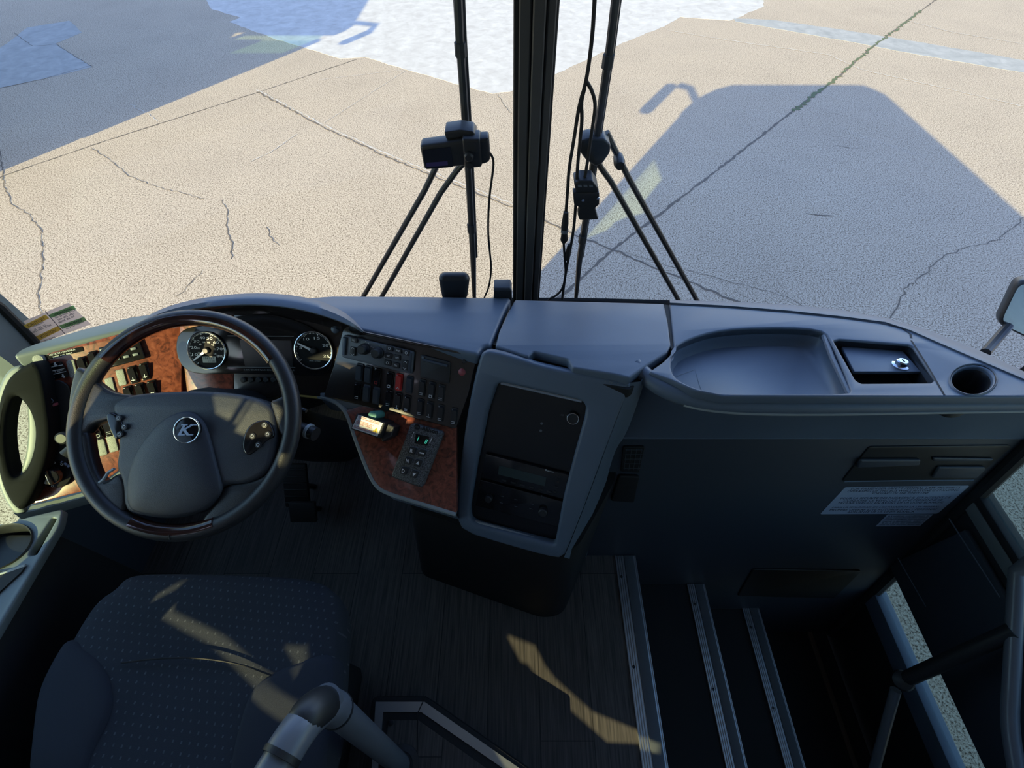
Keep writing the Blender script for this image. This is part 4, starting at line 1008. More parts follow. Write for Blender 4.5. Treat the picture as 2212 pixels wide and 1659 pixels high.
link('buttons', g, M['dark'], ra)
cdp = link('amplifier_unit', G().plate(PR_, ppl(PR_, [(1034,1042),(1215,1090),(1203,1145),(1024,1098)], .002), -.022, -.013, .001), M['gloss'], RC)
g = G().text(PR_, 'BOSCH', PR_.px(1171,1080), PR_.px(1185,1083), .0022, -.0125); c = PR_.px(1168,1077); g.ring(PR_, c.x, c.y, .0018, .0004, -.0125, 12, 4)
for u, v in ((1082,1078),(1112,1085),(1080,1092),(1112,1100),(1148,1095),(1145,1105)): 
    c = PR_.px(u, v); g.plate(PR_, [c+Vector(k) for k in ((-.004,-.0004),(.004,-.0004),(.004,.0004),(-.004,.0004))], -.013, -.0125)
link('lettering', g, M['fascia2'], cdp)
for u, v, r in ((1172,1110,.011),(1054,1080,.009)):
    c = PR_.px(u, v); link('knob', G().lathe(PR_, c.x, c.y, [(r,-.013),(r,-.002),(r*.8,0),(r*.2,0)], 24), M['dark'], cdp)
c = PR_.px(1236,909)
ps = link('power_socket', G().lathe(PR_, c.x, c.y, [(.0135,-.022),(.0135,-.014),(.011,-.012)], 28), M['dark'], RC)
link('socket_ring', G().ring(PR_, c.x, c.y, .0128, .0012, -.012, 32), M['chrome'], ps)
g = G().text(PR_, '12 V', PR_.px(1209,905), PR_.px(1223,907), .004, -.0212); link('lettering', g, M['fascia2'], RC)
for u, v in ((1167,922),(1165,938)):
    c = PR_.px(u, v); link('screw', G().lathe(PR_, c.x, c.y, [(.0032,-.022),(.0032,-.0205),(.002,-.020)], 14), M['fascia2'], RC)
g = strokes(PR_, PR_.px(1306,825), PR_.px(1338,833), .004, 7, .0004); link('embossed_mark', g, M['padlt'], RC)

# ------------------------------------------------------------------ passenger side dashboard
PD = thing('passenger_dashboard', (.8,.6,.0), 'blue-grey passenger side dashboard with oval storage tray and dark kick panel', 'dashboard')
tray = [(1447,790),(1456,752),(1490,733),(1540,718),(1600,711),(1700,709),(1768,714),(1790,728),(1838,842),(1832,853),(1700,853),(1570,853),(1520,846),(1480,832),(1455,815)]
cub = [(1800,738),(1812,735),(1962,747),(1972,752),(2018,822),(2010,829),(1858,830),(1848,824)]
cup = [(2100+44*math.cos(a), 823+29*math.sin(a)) for a in [2*math.pi*i/24 for i in range(24)]]
bod = [(1446,657),(1560,660),(1700,668),(1820,681),(1900,694),(1980,716),(2060,745),(2130,775),(2200,808),(2290,840),(2480,850),(2480,860),(1560,858),(1500,846),(1446,822),(1400,806),(1430,785),(1456,760),(1452,720)]
link('upper_panel', G().plate(PT, ppl(PT, bod, .006), -.02, .003, .004, [smooth(P2(PT, tray),1), rpoly(P2(PT, cub),.003), P2(PT, cup)]), M['pad'], PD, sharp=60)
g = G()
rim_out = [(1446,652),(1560,654),(1700,661),(1820,673),(1910,690),(1990,712),(2070,742),(2140,772),(2210,806),(2290,834),(2480,842)]
rin = [(1446,658),(1560,664),(1700,675),(1820,688),(1910,700),(1962,717),(2060,760),(2130,790),(2205,822),(2290,850),(2480,856)]
a = [PT.w(*PT.px(u,v), .004) for u,v in rim_out]; b = [PT.w(*PT.px(u,v), .006) for u,v in rin]
g.loft([[p+Vector((0,.04,-.10)) for p in a], [p+Vector((0,.012,-.01)) for p in a], a, b, [p+Vector((0,-.002,-.006)) for p in b]])
link('rim_pad', g, M['pad'], PD, sharp=60)
def seam(pts, w=.003, pl=PT, h=.0033):
    L = [pl.px(u,v) for u,v in pts]; A=[];B=[]
    for i,p in enumerate(L):
        t_ = (L[min(i+1,len(L)-1)]-L[max(i-1,0)]).normalized(); e=Vector((-t_.y,t_.x))*w/2; A.append(pl.w(*(p+e),h)); B.append(pl.w(*(p-e),h))
    return G().loft([A,B])
g = seam([(1446,660),(1560,666),(1700,677),(1820,690),(1900,701),(1945,711),(1965,724),(1967,733)], .005); link('seam', g, M['black'], PD)
g = seam([(1967,738),(2000,790),(2038,856)], .004); link('seam', g, M['black'], PD)
g = seam([(1440,657),(1452,720),(1456,752)], .012, PT, -.002); link('seam', g, M['black'], PD)
def scoop(outline, depth, shrink, shift=(0,0)):
    o = P2(PT, outline); c = sum(o, Vector((0,0)))/len(o)
    return o, [c+(p-c)*shrink+Vector(shift) for p in o], depth
o, i_, d = scoop(tray, .045, .93)
o = smooth(o,1); i_ = smooth(i_,1)
g = G().loft([[PT.w(p.x,p.y,-.002) for p in o], [PT.w(p.x,p.y,-.030) for p in o], [PT.w(p.x,p.y,-.045) for p in i_]], True, False, True)
link('storage_tray', g, M['pad'], PD, sharp=50)
g = seam([(1440,790),(1512,765),(1524,800),(1545,852)], .0015, PT, -.0445); link('tray_seam', g, M['padlt'], PD)
g = G().tube([PT.w(*PT.px(u,v), -.006) for u,v in ((1782,722),(1800,770),(1838,850))], .006, 8); link('tray_divider', g, M['pad'], PD)
o = rpoly(P2(PT, cub), .003); 
g = G().loft([[PT.w(p.x,p.y,-.002) for p in o], [PT.w(p.x,p.y,-.05) for p in o]], True, False, True); link('cubby_well', g, M['dark'], PD)
lid = link('cubby_lid', G().plate(PT, ppl(PT, [(1818,748),(1950,757),(1990,803),(1846,803)], .003, -.016), -.024, -.016, .002), M['pad'], PD)
c = PT.px(1947,786,-.01)
lk = link('lock', G().lathe(PT, c.x, c.y, [(.017,-.016),(.017,-.013),(.012,-.011),(.012,-.003),(.0095,-.001),(.003,-.001)], 28), M['chrome'], lid)
link('keyhole', G().box((c.x,c.y,-.0008),(.0018,.009,.0012),0,PT.m), M['black'], lk)
o = P2(PT, cup); c = sum(o, Vector((0,0)))/len(o)
g = G().loft([[PT.w(*(c+(p-c)*s), h) for p in o] for s, h in ((1.16,.003),(1.12,.0045),(1.02,-.002),(.96,-.012),(.92,-.07))], True, False, True)
link('cup_holder', g, M['dark'], PD, sharp=50)
g = G().loft([[PT.w(*(c+(p-c)*s), h) for p in o] for s, h in ((1.22,.003),(1.17,.006),(1.05,.001))], True); link('cup_holder_rim', g, M['pad'], PD)
# rail
rp = [(1372,790),(1388,806),(1410,826),(1440,844),(1480,859),(1530,869),(1600,875),(1700,877),(1850,876),(2000,873),(2150,871),(2300,869),(2420,868),(2520,867)]
rl = smooth([az(u,v,.845) for u,v in rp], 2, False)
tr_ = link('grab_rail', G().tube(rl, .0185, 14), M['pad'], PD, sharp=80)
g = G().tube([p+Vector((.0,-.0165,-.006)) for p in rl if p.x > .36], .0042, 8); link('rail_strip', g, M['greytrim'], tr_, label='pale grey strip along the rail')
# fascia under the rail, then kick panel
g = G()
rt = [p+Vector((0,.006,-.014)) for p in rl]; 
lo_ = []
for p in rt:
    x = max(p.x, .24); lo_.append(Vector((x, .51+.217*.58-.002, .575)))
mid = [a.lerp(b,.45)+Vector((0,.03,0)) for a, b in zip(rt, lo_)]
g.loft([rt, mid, lo_])
link('upper_fascia', g, M['pad'], PD, sharp=80)
kpn = [PF_.px(1290,944), PF_.px(2212,944), Vector((1.385, PF_.px(2212,985).y)), Vector((1.385,-.66)), Vector((.40,-.66)), Vector((.40,-.02)), Vector((.16,-.02))]
kpn = [Vector((.15, PF_.px(1400,945).y)), Vector((1.385, PF_.px(1400,945).y)), Vector((1.385,-.66)), Vector((.10,-.66))]
link('kick_panel', G().plate(PF_, kpn, -.02, 0, .004), M['panel'], PD)
link('edge_bead', G().tube([PF_.w(.17,PF_.px(1400,945).y,.001), PF_.w(1.38,PF_.px(1400,945).y,.001)], .0025, 6), M['pad'], PD)
link('corner_post', G().tube([PF_.w(1.368, .62, .01), PF_.w(1.368,-.62,.01)], .02, 10), M['dark'], PD)
# finger-grip recesses
def fz(x, y): return 1740+x*.2134, 930+y*.2133
def ff(pts, r=.006): return rpoly([PF_.px(*fz(*p)) for p in pts], r)
gp = link('grip_recess', G().plate(PF_, ff([(640,155),(2060,140),(2075,160),(1690,490),(385,505),(372,490)], .01), 0, .004, .003), M['dark'], PD)
link('grip_bar', G().plate(PF_, ff([(530,262),(1140,262),(1125,320),(490,345)], .006), .004, .014, .005), M['panel'], gp)
link('grip_bar', G().plate(PF_, ff([(1270,250),(1880,260),(1860,285),(1270,285)], .003), .004, .010, .003), M['panel'], gp)
link('grip_bar', G().plate(PF_, ff([(1320,340),(1790,340),(1800,360),(1700,455),(1255,450)], .006), .004, .012, .004), M['panel'], gp)
link('grip_edge', G().tube([PF_.w(*PF_.px(*fz(*p)), .004) for p in ((385,505),(1000,495),(1690,490))], .0022, 6), M['pad'], gp)
# lower pocket, side pocket
g = G().plate(PF_, ppl(PF_, [(1626,1227),(1860,1230),(1800,1290),(1592,1285)], .01), 0, .006, .003); link('lower_pocket', g, M['dark'], PD)
g = G().plate(PF_, ppl(PF_, [(1345,962),(1392,962),(1380,1018),(1340,1016)], .006), 0, .006, .002); bx_ = link('vent_grille', g, M['black'], PD)
g = G()
for i in range(5): g.tube([PF_.w(*PF_.px(1350-i, 968+i*10), .006), PF_.w(*PF_.px(1388-i*1.5, 968+i*10), .006)], .0012, 6)
for i in range(4): g.tube([PF_.w(*PF_.px(1352+i*11, 966), .006), PF_.w(*PF_.px(1347+i*10, 1012), .006)], .0010, 6)
link('grille_bars', g, M['panel'], bx_)
link('equipment_cover', G().plate(PF_, ppl(PF_, [(1336,1022),(1380,1024),(1368,1080),(1318,1076)], .008), 0, .012, .004), M['black'], PD)
# signs
sg = [PF_.px(*fz(*p)) for p in ((400,572),(1660,556),(1335,838),(145,845))]
o = tag(link('safety_sign', G().plate(PF_, rpoly(sg, .006), 0, .0012), M['signbg']), 'wide silver-blue safety notice in three languages on the dark kick panel', 'sign')
A, B, C_, Dd = sg; g = G()
T = ['FOR PASSENGER SAFETY FEDERAL LAW PROHIBITS', 'OPERATING OF THIS BUS WHILE ANYONE IS STANDING', 'FORWARD OF THE WHITE LINE', '', 'POUR LA SECURITE DES PASSAGERS IL EST INTERDIT DE', 'CONDUIRE CE VEHICULE SI UNE PERSONNE SE', 'TROUVE DEBOUT EN AVANT DE LA LIGNE BLANCHE', '', 'PARA LA SEGURIDAD DE LOS PASAJEROS LA LEY FEDERAL', 'PROHIBE OPERAR ESTE AUTOBUS SI HAY PERSONAS', 'ADELANTE DE LA LINEA BLANCA']
for i, s in enumerate(T):
    if not s: continue
    f = (i+1.0)/11.6; L0 = A.lerp(Dd, f); R0 = B.lerp(C_, f); k = min(.45, .011*len(s)*.95) if i != 2 else .23
    g.text(PF_, s, L0.lerp(R0,.5-k), L0.lerp(R0,.5+k), .0095, .0016)
link('lettering', g, M['ink'], o)
s2 = [PF_.px(*fz(*p)) for p in ((830,850),(1290,848),(1155,965),(710,968))]
o = tag(link('small_notice', G().plate(PF_, rpoly(s2, .002), 0, .0010), M['signbg']), 'small silver-blue notice of fine print under the wide safety notice', 'sign')
A, B, C_, Dd = s2; g = G()
for i in range(6):
    f = (i+1)/6.7; L0 = A.lerp(Dd, f); R0 = B.lerp(C_, f); strokes(PF_, L0.lerp(R0,.04), L0.lerp(R0,.96), .005, 40, .0013, g, i)
link('lettering', g, M['ink'], o)

# ------------------------------------------------------------------ driver's side console
SC = thing('side_console', (-1.15,.1,.0), 'grey console with round cup holder and slot beside the driver seat', 'console')
xr, zt = -1.015, .618
PC = Pl(Vector((0,0,zt)), Vector((0,0,1)), Vector((1,0,0)))
o = [Vector((-1.246,-.6)), Vector((xr,-.6)), Vector((xr,.385)), Vector((-1.03,.425)), Vector((-1.10,.405)), Vector((-1.13,.39)), Vector((-1.246,.38))]
cpx = az(2,1182,zt); chole = ell(cpx.x, cpx.y, .058, .048, 32)
sl_ = [PC.px(u,v) for u,v in ((113,1118),(122,1120),(78,1198),(62,1200),(64,1190))]
link('console_top', G().plate(PC, rpoly(o, .01), -.02, 0, .004, [chole, rpoly(sl_, .004)]), M['padlt'], SC)
link('cup_holder', G().loft([[PC.w(cpx.x+(p.x-cpx.x)*s, cpx.y+(p.y-cpx.y)*s, h) for p in chole] for s, h in ((1.1,.001),(1.08,.005),(1.0,-.001),(.95,-.07))], True, False, True), M['dark'], SC)
link('console_body', G().box((-1.136,-.11,.30), (.218,.97,.59), .01), M['dark'], SC)
g = G().plate(PC, rpoly([PC.px(u,v) for u,v in ((-20,1240),(56,1226),(50,1236),(-20,1300))], .003), 0, .004); link('pocket_mouth', g, M['black'], SC)
link('pocket_rim', G().tube([PC.w(*PC.px(u,v), .003) for u,v in ((-20,1248),(20,1236),(58,1222))], .003, 6), M['greytrim'], SC)

# ------------------------------------------------------------------ driver seat
S = thing('driver_chair', (-.62,-.1,.0), 'dark blue fabric driver seat with small pale dots', 'seat')
zc = .565
so_ = [(245,1262),(262,1240),(300,1232),(420,1231),(560,1236),(660,1242),(705,1255),(726,1290),(727,1340),(718,1480),(700,1659)]
ol = [az(u,v,zc) for u,v in so_]
back = [Vector((-.37,-.22,zc)), Vector((-.62,-.27,zc)), Vector((-.86,-.22,zc))]
ol2 = [az(u,v,zc) for u,v in ((70,1659),(82,1520),(92,1480),(130,1405),(160,1350),(200,1290))]
O = smooth([p.to_2d() for p in ol+back+ol2], 2)
c = sum(O, Vector((0,0)))/len(O)
def srings(O, c, prof): return [[Vector((c.x+(p.x-c.x)*s, c.y+(p.y-c.y)*s, z)) for p in O] for s, z in prof]
g = G().loft(srings(O, c, ((.93,.40),(.97,.42),(.985,.47),(.985,.53),(.97,.552),(.93,.566),(.8,.572),(.5,.568),(.2,.562),(.02,.56))), True, True, True)
link('seat_cushion', g, M['fabric'], S, sharp=80, label='dotted fabric cushion')
def bolster(px, h, nm='side_bolster'):
    o = smooth([az(u,v,zc).to_2d() for u,v in px], 2); c = sum(o, Vector((0,0)))/len(o)
    link(nm, G().loft(srings(o, c, ((1.0,.50),(1.0,.562),(.97,.562+h*.6),(.86,.562+h),(.5,.562+h*1.15),(.05,.562+h*1.2))), True, False, True), M['seatp'], S, sharp=80, label='plain dark bolster')
bolster([(152,1372),(200,1405),(238,1452),(250,1510),(238,1560),(205,1620),(180,1700),(60,1720),(76,1560),(86,1490),(120,1420)], .013)
bolster([(722,1405),(640,1430),(575,1462),(545,1490),(525,1540),(500,1640),(490,1720),(700,1720),(716,1560),(722,1470)], .014)
g = G().tube(smooth([az(u,v,.5745) for u,v in ((262,1432),(340,1422),(430,1420),(520,1434),(585,1458))], 2, False), .0018, 6); link('seam', g, M['black'], S)
br = [[Vector((x, y-(z-.50)*.85, z-(.10 if y < -.25 else 0))) for x, y in ((-.84,-.22),(-.80,-.17),(-.62,-.19),(-.44,-.17),(-.40,-.22),(-.42,-.28),(-.62,-.29),(-.82,-.28))] for z in (.50,.6,.7,.80)]
link('backrest', G().loft(br, True, True, True), M['seatp'], S, sharp=70)
link('seat_base', G().box((-.62,-.0,.20), (.36,.36,.40), .03), M['black'], S)

# ------------------------------------------------------------------ guard rail behind the seat, platform
HR = thing('guard_rail', (-.284,-.037,.10), 'grey coated tube rail with an elbow joint beside the driver seat', 'handrail')
E = Vector((-.287,.055,.82)); base = Vector((-.282,-.05,.105)); far = Vector((-.415,-.30,.90))
link('post', G().tube([base, base.lerp(E,.95)], .0235, 22), M['tubeg'], HR, sharp=60)
link('rail', G().tube([E+(far-E)*.16, far], .0235, 22), M['tubeg'], HR, sharp=60)
q0 = base.lerp(E,.86); q3 = E+(far-E)*.20
cv = [q0.lerp(E, t_)*(1-t_)+E.lerp(q3, t_)*t_ for t_ in [i/12 for i in range(13)]]
el = link('elbow', G().tube(cv, .0262, 22), M['tubeg'], HR, sharp=70)
dn = (E-q0).normalized()
link('collar', G().tube([q3-(far-E).normalized()*.004, q3+(far-E).normalized()*.004], .0275, 22), M['dark'], el)
link('collar', G().tube([q0-dn*.003, q0+dn*.003], .0275, 22), M['dark'], el)
ov = (E-(q0+q3)/2).normalized()
ppts = [cv[i]+ov*.0042 for i in range(2,11)]
link('elbow_cap', G().tube(ppts, [.015,.0235,.0262,.0272,.0274,.0272,.0262,.0235,.015], 18), M['dark'], el)
PB = Pl(Vector((0,0,.10)), Vector((0,0,1)), Vector((1,0,0)))
link('foot_flange', G().lathe(PB, base.x, base.y, [(.045,0),(.045,.008),(.030,.012),(.028,.02)], 26), M['dark'], HR)
PL = thing('platform', (-.1,-.1,.0), 'low raised platform with wood-look top and aluminium edging at the frame bottom', 'platform')
op = [(790,1720),(799,1540),(803,1512),(814,1503),(920,1504),(1160,1672),(1160,1740)]
link('platform_base', G().plate(PB, rpoly(P2(PB, op), .008), -.0995, 0, .003), M['rubber'], PL)
def band(pts_o, pts_i, h, m, nm):
    a = [PB.w(*PB.px(u,v), h) for u,v in pts_o]; b = [PB.w(*PB.px(u,v), h) for u,v in pts_i]
    return link(nm, G().loft([[p-Vector((0,0,.004)) for p in a], a, b, [p-Vector((0,0,.004)) for p in b]]), m, PL)
band([(800,1720),(812,1516),(917,1516),(1140,1672)], [(812,1720),(828,1538),(910,1538),(1105,1672)], .004, M['alu'], 'edge_strip')
tp = [(826,1720),(838,1556),(904,1556),(1080,1680),(1080,1720)]
link('platform_top', G().plate(PB, rpoly(P2(PB, tp), .002), 0, .002), M['floor'], PL)
link('joint_line', seam([(920,1504),(903,1540),(900,1720)], .003, PB, .0048), M['black'], PL)
for u, v in ((845,1562),(812,1632)):
    c = PB.px(u, v); link('screw', G().lathe(PB, c.x, c.y, [(.007,.002),(.007,.005),(.003,.006)], 16), M['dark'], PL)

# ------------------------------------------------------------------ wipers outside the windscreen
PO = Pl(Vector((0,1.30,.5)), Vector((0,-1,-.07)), Vector((1,0,0)))
def on(pl, u, v, h=0): return pl.w(*pl.px(u,v), h)
def wiper(nm, lab, blade, arms, pivot):
    a_, b_ = blade[0], blade[1]; blade = [(a_[0]+(a_[0]-b_[0])*1.2, a_[1]+(a_[1]-b_[1])*1.2)]+blade
    t = thing('windscreen_wiper', on(PO,*pivot), lab, 'wiper', 'windscreen wipers')
    for f in (.12,.45,.8):
        q = [on(PO,u,v) for u,v in blade]; k = f*(len(q)-1); i = int(k); p = q[i].lerp(q[i+1], k-i); d = (q[i+1]-q[i]).normalized()
        link('blade_clip', G().tube([p-d*.014, p+d*.014], .0135, 8), M['rubber'], t)
    b = [on(PO,u,v) for u,v in blade]
    rr = [.004]+[.010]*(len(b)-2)+[.005]
    bl = link('blade', G().tube(b, rr, 8), M['pole'], t)
    link('blade_spine', G().tube([p+Vector((.010,.012,0)) for p in b[1:-1]], .005, 8), M['rubber'], bl)
    for a in arms: link('arm', G().tube([on(PO,u,v,-.03) for u,v in a], [.010]+[.0085]*(len(a)-1), 8), M['pole'], t)
    return t
wiper('l', 'left windscreen wiper with twin arms, behind the boxy dash camera', [(985,-90),(989,0),(993,80),(1004,240),(1012,370),(1022,560),(1026,690)],
      [[(960,345),(944,365),(915,425),(790,640),(760,690)],[(1004,360),(985,382),(950,430),(830,640),(800,690)]], (1008,350))
rw = wiper('r', 'right windscreen wiper with twin arms, behind the hanging cables', [(1345,-120),(1330,0),(1318,100),(1290,290),(1270,440),(1252,560),(1240,690)],
      [[(1285,345),(1300,375),(1322,405),(1460,645),(1485,690)],[(1312,300),(1335,345),(1362,400),(1500,645),(1525,690)]], (1285,320))
g = G().plate(PO, rpoly(P2(PO, [(1252,296),(1270,290),(1305,292),(1318,305),(1316,322),(1300,345),(1285,352),(1262,335),(1250,318)]), .006), -.03, .02, .006)
link('arm_head', g, M['pole'], rw)
g = G().lathe(PO, *PO.px(1338,352), [(.014,-.03),(.016,0),(.012,.015)], 14); link('arm_joint', g, M['pole'], rw)

# ------------------------------------------------------------------ things on the windscreen
PN = Pl(Vector((0,1.20,.5)), Vector((0,-1,-.07)), Vector((1,0,0)))
t = thing('dash_camera', on(PN,985,355), 'black boxy dash camera fixed to the driver windscreen', 'camera')
link('body', G().plate(PN, rpoly(P2(PN, [(908,306),(1000,294),(1056,290),(1059,340),(1048,346),(918,358)]), .008), -.02, .02, .008), M['dark'], t)
link('side_housing', G().plate(PN, rpoly(P2(PN, [(999,287),(1038,288),(1042,348),(1005,352)]), .006), -.02, .028, .006), M['dark'], t)
link('screen', G().plate(PN, rpoly(P2(PN, [(914,314),(975,307),(980,350),(922,355)]), .004), .020, .0215), M['gloss'], t)
g = G().plate(PN, P2(PN, [(922,341),(968,337),(969,346),(923,350)]), .0215, .0222); link('screen_label', g, plain('purple_screen', (.04,.03,.12), .4), t, label='dim purple label')
link('mount', G().plate(PN, rpoly(P2(PN, [(960,282),(994,277),(1022,281),(1030,292),(964,298)]), .004), -.04, .008, .004), M['dark'], t)
c = PN.px(1014,322); link('knob', G().lathe(PN, c.x, c.y, [(.012,.02),(.012,.036),(.008,.04),(.002,.04)], 20), M['dark'], t)
c = PN.px(1016,342); link('knob', G().lathe(PN, c.x, c.y, [(.008,.02),(.008,.034),(.002,.035)], 20), M['dark'], t)
g = G().tube(smooth([on(PN,u,v,.005) for u,v in ((1058,328),(1066,340),(1066,360),(1056,430),(1054,500),(1058,540),(1062,580),(1056,620),(1046,640),(1040,665))], 2, False), .003, 8)
tag(link('camera_cable', g, M['rubber']), 'thin black cable hanging from the boxy dash camera', 'cable')
t = thing('bracket_camera', on(PN,1265,455), 'small square black camera in a metal bracket right of the centre pillar', 'camera')
link('body', G().plate(PN, rpoly(P2(PN, [(1238,382),(1252,376),(1278,376),(1290,392),(1290,402),(1245,406)]), .004), -.02, .03, .004), M['dark'], t)
link('bracket', G().plate(PN, rpoly(P2(PN, [(1236,400),(1292,400),(1292,425),(1283,433),(1287,448),(1290,458),(1250,459),(1246,448),(1250,432),(1238,425)]), .003), .01, .034, .003), M['dark'], t)
for u, v in ((1257,415),(1289,411)):
    c = PN.px(u, v); link('bolt', G().lathe(PN, c.x, c.y, [(.004,.034),(.004,.037),(.001,.038)], 12), M['chrome'], t)
g = G()
for i in range(3): g.plate(PN, P2(PN, [(1246+i*12,384),(1254+i*12,384),(1255+i*12,389),(1247+i*12,389)]), .030, .0306)
link('vent_slots', g, M['fascia2'], t)
cb = [([(1296,-260),(1286,-60),(1283,0),(1278,80),(1266,170),(1250,220),(1240,290),(1228,360),(1226,400),(1222,450)], 'black cable on the left of the hanging loop, joining the dark inline plug'),
      ([(1266,170),(1278,190),(1286,220),(1280,260),(1270,330),(1262,385),(1250,388)], 'black cable curling down to the small bracket camera'),
      ([(1262,185),(1254,215),(1257,250),(1252,300),(1246,360),(1244,420),(1240,480),(1232,530),(1222,580),(1216,625),(1214,640)], 'black cable running down behind the small bracket camera to the dash')]
for pts, lab in cb:
    tag(link('hanging_cable', G().tube(smooth([on(PN,u,v,.012) for u,v in pts], 2, False), .0042, 8), M['rubber']), lab, 'cable', 'cables hanging by the centre pillar')
t = thing('cable_connector', on(PN,1219,520), 'thick black inline plug on the hanging cables beside the pillar', 'connector')
a = [on(PN,u,v,.012) for u,v in ((1222,452),(1220,478),(1219,484),(1219,492),(1218,512),(1217,518))]
link('plug', G().tube(a, [.007,.010,.010,.008,.011,.006], 12), M['rubber'], t)
link('cable_tail', G().tube(smooth([on(PN,u,v,.012) for u,v in ((1217,518),(1220,560),(1222,590),(1214,620),(1200,634),(1184,640),(1180,660))], 2, False), .0036, 8), M['rubber'], t)
link('plug_ring', G().tube([a[3]+Vector((0,0,.004)), a[3]-Vector((0,0,.006))], .0105, 12), M['fascia2'], t)
b = [on(PN,u,v,.012) for u,v in ((1229,522),(1226,545),(1225,555))]
link('plug', G().tube(b, [.005,.009,.006], 12), M['rubber'], t)
# objects at the dash rear edge
PD1 = Pl(PT.w(*PT.px(980,640)), Vector((0,-1,.1)), Vector((1,0,0)))
t = tag(link('rounded_sensor_pod', G().plate(PD1, rpoly(P2(PD1, [(946,604),(955,598),(1005,598),(1014,606),(1008,652),(955,652)]), .014), -.03, 0, .012), M['dark'], sharp=60), 'rounded black pod standing at the dash rear edge under the left wiper', 'sensor')
PD2 = Pl(PT.w(*PT.px(1086,646)), Vector((0,-1,.1)), Vector((1,0,0)))
t = thing('small_black_box', PD2.w(*PD2.px(1086,648)), 'small square black box at the dash rear edge left of the centre pillar', 'box')
link('box_body', G().plate(PD2, rpoly(P2(PD2, [(1067,628),(1105,628),(1106,650),(1066,650)]), .003), -.035, 0, .003), M['dark'], t)
link('box_lid', G().plate(PD2, rpoly(P2(PD2, [(1067,621),(1102,621),(1106,629),(1066,629)]), .002), -.038, .002, .003), M['panel'], t)

# sticker on the lower left windscreen
def scr_plane(u, v):
    return None
p1, p2, p3 = az(52,695,.80), az(150,655,.86), az(88,740,.77)
def scr_hit(u, v):
    d = ray(u, v); t = .6
    while (EYE+d*t).y < scr_y((EYE+d*t).x)-.07*((EYE+d*t).z-.5)-.012 and t < 3: t += .002
    return EYE+d*t
c1, c2, c3 = scr_hit(72,700), scr_hit(190,690), scr_hit(150,664)
a_ = c1
nn = Vector(((c2-c1).y, -(c2-c1).x, 0)).normalized(); nn = Vector((nn.x, nn.y, -.06)); PX = Pl(c1, nn, Vector((c2.x-c1.x, c2.y-c1.y, 0)))
st = [(50,694),(148,654),(196,700),(84,742)]
o = tag(link('windscreen_sticker', G().plate(PX, P2(PX, st), 0, .0008), M['stick']), 'beige instruction sticker with yellow and green headings on the left windscreen', 'sticker')
def bar_(a, b, c_, d, m, nm, txt=None, lab=None):
    q = P2(PX, [a,b,c_,d]); ob = link(nm, G().plate(PX, q, .0008, .0013), m, o, label=lab)
    if txt:
        g = G().text(PX, txt, q[3].lerp(q[2],.18)+(q[0]-q[3])*.2, q[3].lerp(q[2],.85)+(q[0]-q[3])*.2, (q[0]-q[3]).length*.6, .0016); link('heading', g, M['ink'], o)
bar_((48,704),(98,679),(106,687),(54,712), M['sty'], 'yellow_bar', 'CAUTION')
bar_((74,728),(124,704),(132,712),(82,736), M['sty'], 'yellow_bar', 'ATTENTION !')
bar_((104,680),(158,659),(164,667),(111,686), M['stg'], 'green_bar', 'OPERATION')
bar_((127,703),(181,684),(187,692),(134,710), M['stg'], 'green_bar', 'COMMANDE')
g = G()
for i, (u, v, L, s) in enumerate([(70,707,26,'Do not operate'),(76,713,24,'while driving'),(72,719,40,'Keep hands and objects out'),(90,741,30,'Ne pas toucher'),
                        (118,683,36,'Ensure path is clear'),(120,688,44,'Push switch forward or back'),(124,693,40,'Hold until seated'),(128,698,34,'Release switch'),(140,706,40,'Pousser le bouton'),(144,711,38,'Relacher ensuite')]):
    a = PX.px(u, v); b = PX.px(u+L, v-L*.42); strokes(PX, a, b, .005, len(s), .0012, g, i)
a, b = PX.px(97,672), PX.px(141,722); d = (b-a).normalized(); e = Vector((-d.y,d.x))*.0007; g.plate(PX, [a-e,b-e,b+e,a+e], .0008, .0013)
link('fine_print', g, M['ink'], o)

# ------------------------------------------------------------------ exterior mirrors
def mirror(lab, quad_px, x0, arm_px):
    c = ax(quad_px[0][0], quad_px[0][1], x0)
    t = thing('exterior_mirror', c, lab, 'mirror')
    n = Vector((-.55,-.75,.35)); pl = Pl(c, n, None)
    link('mirror_housing', G().plate(pl, rpoly(P2(pl, quad_px), .03), -.07, 0, .015), M['dark'], t)
    cc = sum(P2(pl, quad_px), Vector((0,0)))/4
    link('mirror_glass', G().plate(pl, rpoly([cc+(p-cc)*.9 for p in P2(pl, quad_px)], .03), 0, .002), plain('mirror_face', (.35,.38,.40), .08, metal=1), t)
    a = pl.w(*pl.px(*arm_px[0]), -.04); b = ax(arm_px[1][0], arm_px[1][1], 1.45)
    link('mirror_arm', G().tube([a, b], .014, 10), M['dark'], t)
mirror('grey-faced exterior mirror on a black arm outside the right windscreen corner', [(2152,700),(2200,600),(2330,640),(2300,770)], 1.62, [(2190,705),(2128,762)])
# overhead arm mirror outside the driver's corner (throws its shadow on the yard)
t = thing('arm_mirror', (-1.25,1.1,2.2), 'long black arm mirror hanging off the driver side roof corner', 'mirror')
link('mirror_arm', G().tube([Vector((-1.12,1.08,2.22)), Vector((-1.28,1.25,2.38)), Vector((-1.42,1.36,2.38))], .045, 10), M['dark'], t)
link('mirror_housing', G().box((-1.50,1.38,2.12), (.16,.14,.52), .05), M['dark'], t)

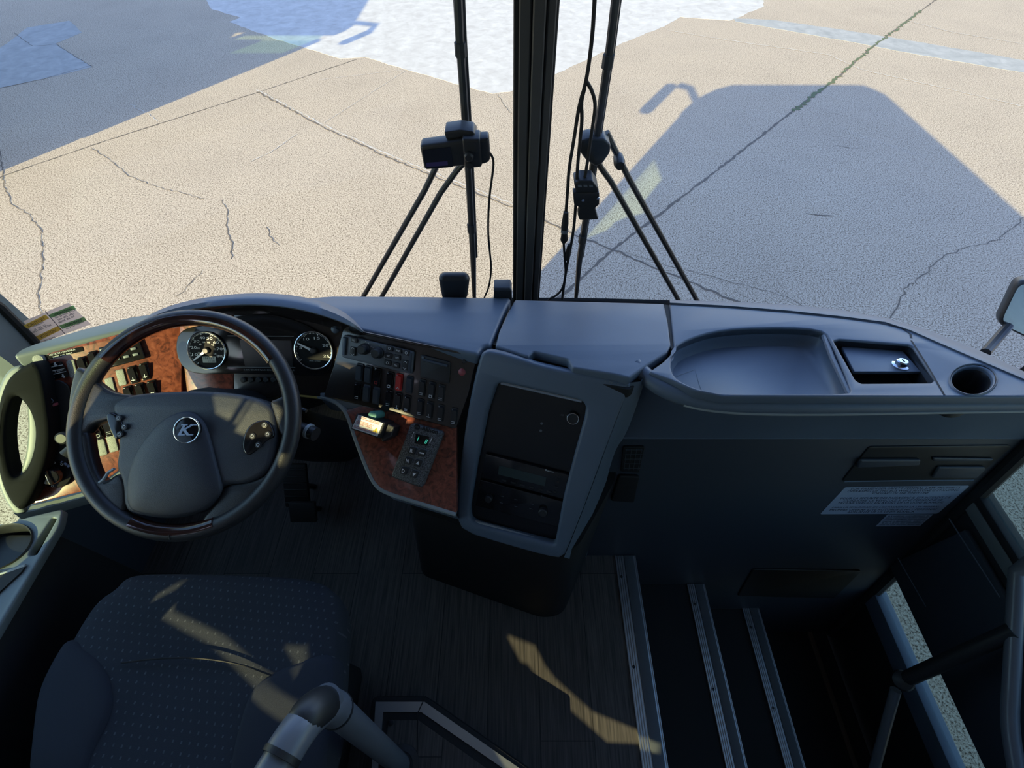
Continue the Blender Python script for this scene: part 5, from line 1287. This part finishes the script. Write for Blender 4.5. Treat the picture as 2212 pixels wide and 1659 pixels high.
# ------------------------------------------------------------------ neighbouring bus off to the left (its shadow crosses the yard)
NB = thing('parked_bus', (-9.6,4.9,GZ), 'parked white bus standing crosswise to the left of the yard', 'bus')
x1, y0, y1, zt_ = -6.62, 3.58, 6.10, GZ+3.6
g = G()
def nb(x0_, x1_, ya, yb, za, zb, bev=.01): g.box(((x0_+x1_)/2, (ya+yb)/2, (za+zb)/2), (x1_-x0_, yb-ya, zb-za), bev)
nb(-17.5,x1,y0,y1,GZ+.35,GZ+1.3,.05); nb(-17.5,x1+.0,y0,y1,GZ+3.4,zt_,.08)
nb(-17.5,-8.15,y0,y1,GZ+1.3,GZ+3.2); nb(-8.15,x1,y0,y0+.1,GZ+1.3,GZ+2.85); nb(-8.15,x1,y0,y0+.1,GZ+3.35,GZ+3.5); nb(-8.15,x1,y1-.1,y1,GZ+1.3,GZ+1.7); nb(x1-.08,x1,y0,y0+.12,GZ+1.3,GZ+3.2); nb(x1-.08,x1,y1-.12,y1,GZ+1.3,GZ+3.2)
nb(-8.15,-7.6,y0,y0+.1,GZ+1.3,GZ+3.2); nb(-8.15,x1-.08,y1-.1,y1,GZ+1.3,GZ+1.7)
link('bus_body', g, M['busw'], NB)
g = G(); nb(-7.6,x1-.08,y0+.02,y0+.03,GZ+1.3,GZ+3.2,0); nb(x1-.05,x1-.04,y0+.12,y1-.12,GZ+1.3,GZ+3.2,0)
link('bus_glass', g, mk_glass('green_bus_glass', (.62,.78,.66)), NB)
for x in (-9.2,-14.8):
    g = G()
    pw = Pl(Vector((x,y0+.12,GZ+.5)), Vector((0,-1,0)), Vector((1,0,0)))
    g.lathe(pw, 0, 0, [(.3,-.1),(.48,-.1),(.5,-.05),(.5,.08),(.46,.12),(.25,.10),(.22,.04)], 32); link('wheel', g, M['rubber'], NB)
link('mirror_arm', G().tube([Vector((x1-.05,y0+.4,GZ+3.52)), Vector((x1+.38,y0+.2,GZ+3.55)), Vector((x1+.50,y0+.12,GZ+3.4))], .05, 8).box((x1+.50,y0+.1,GZ+3.25),(.14,.16,.34),.04), M['dark'], NB)
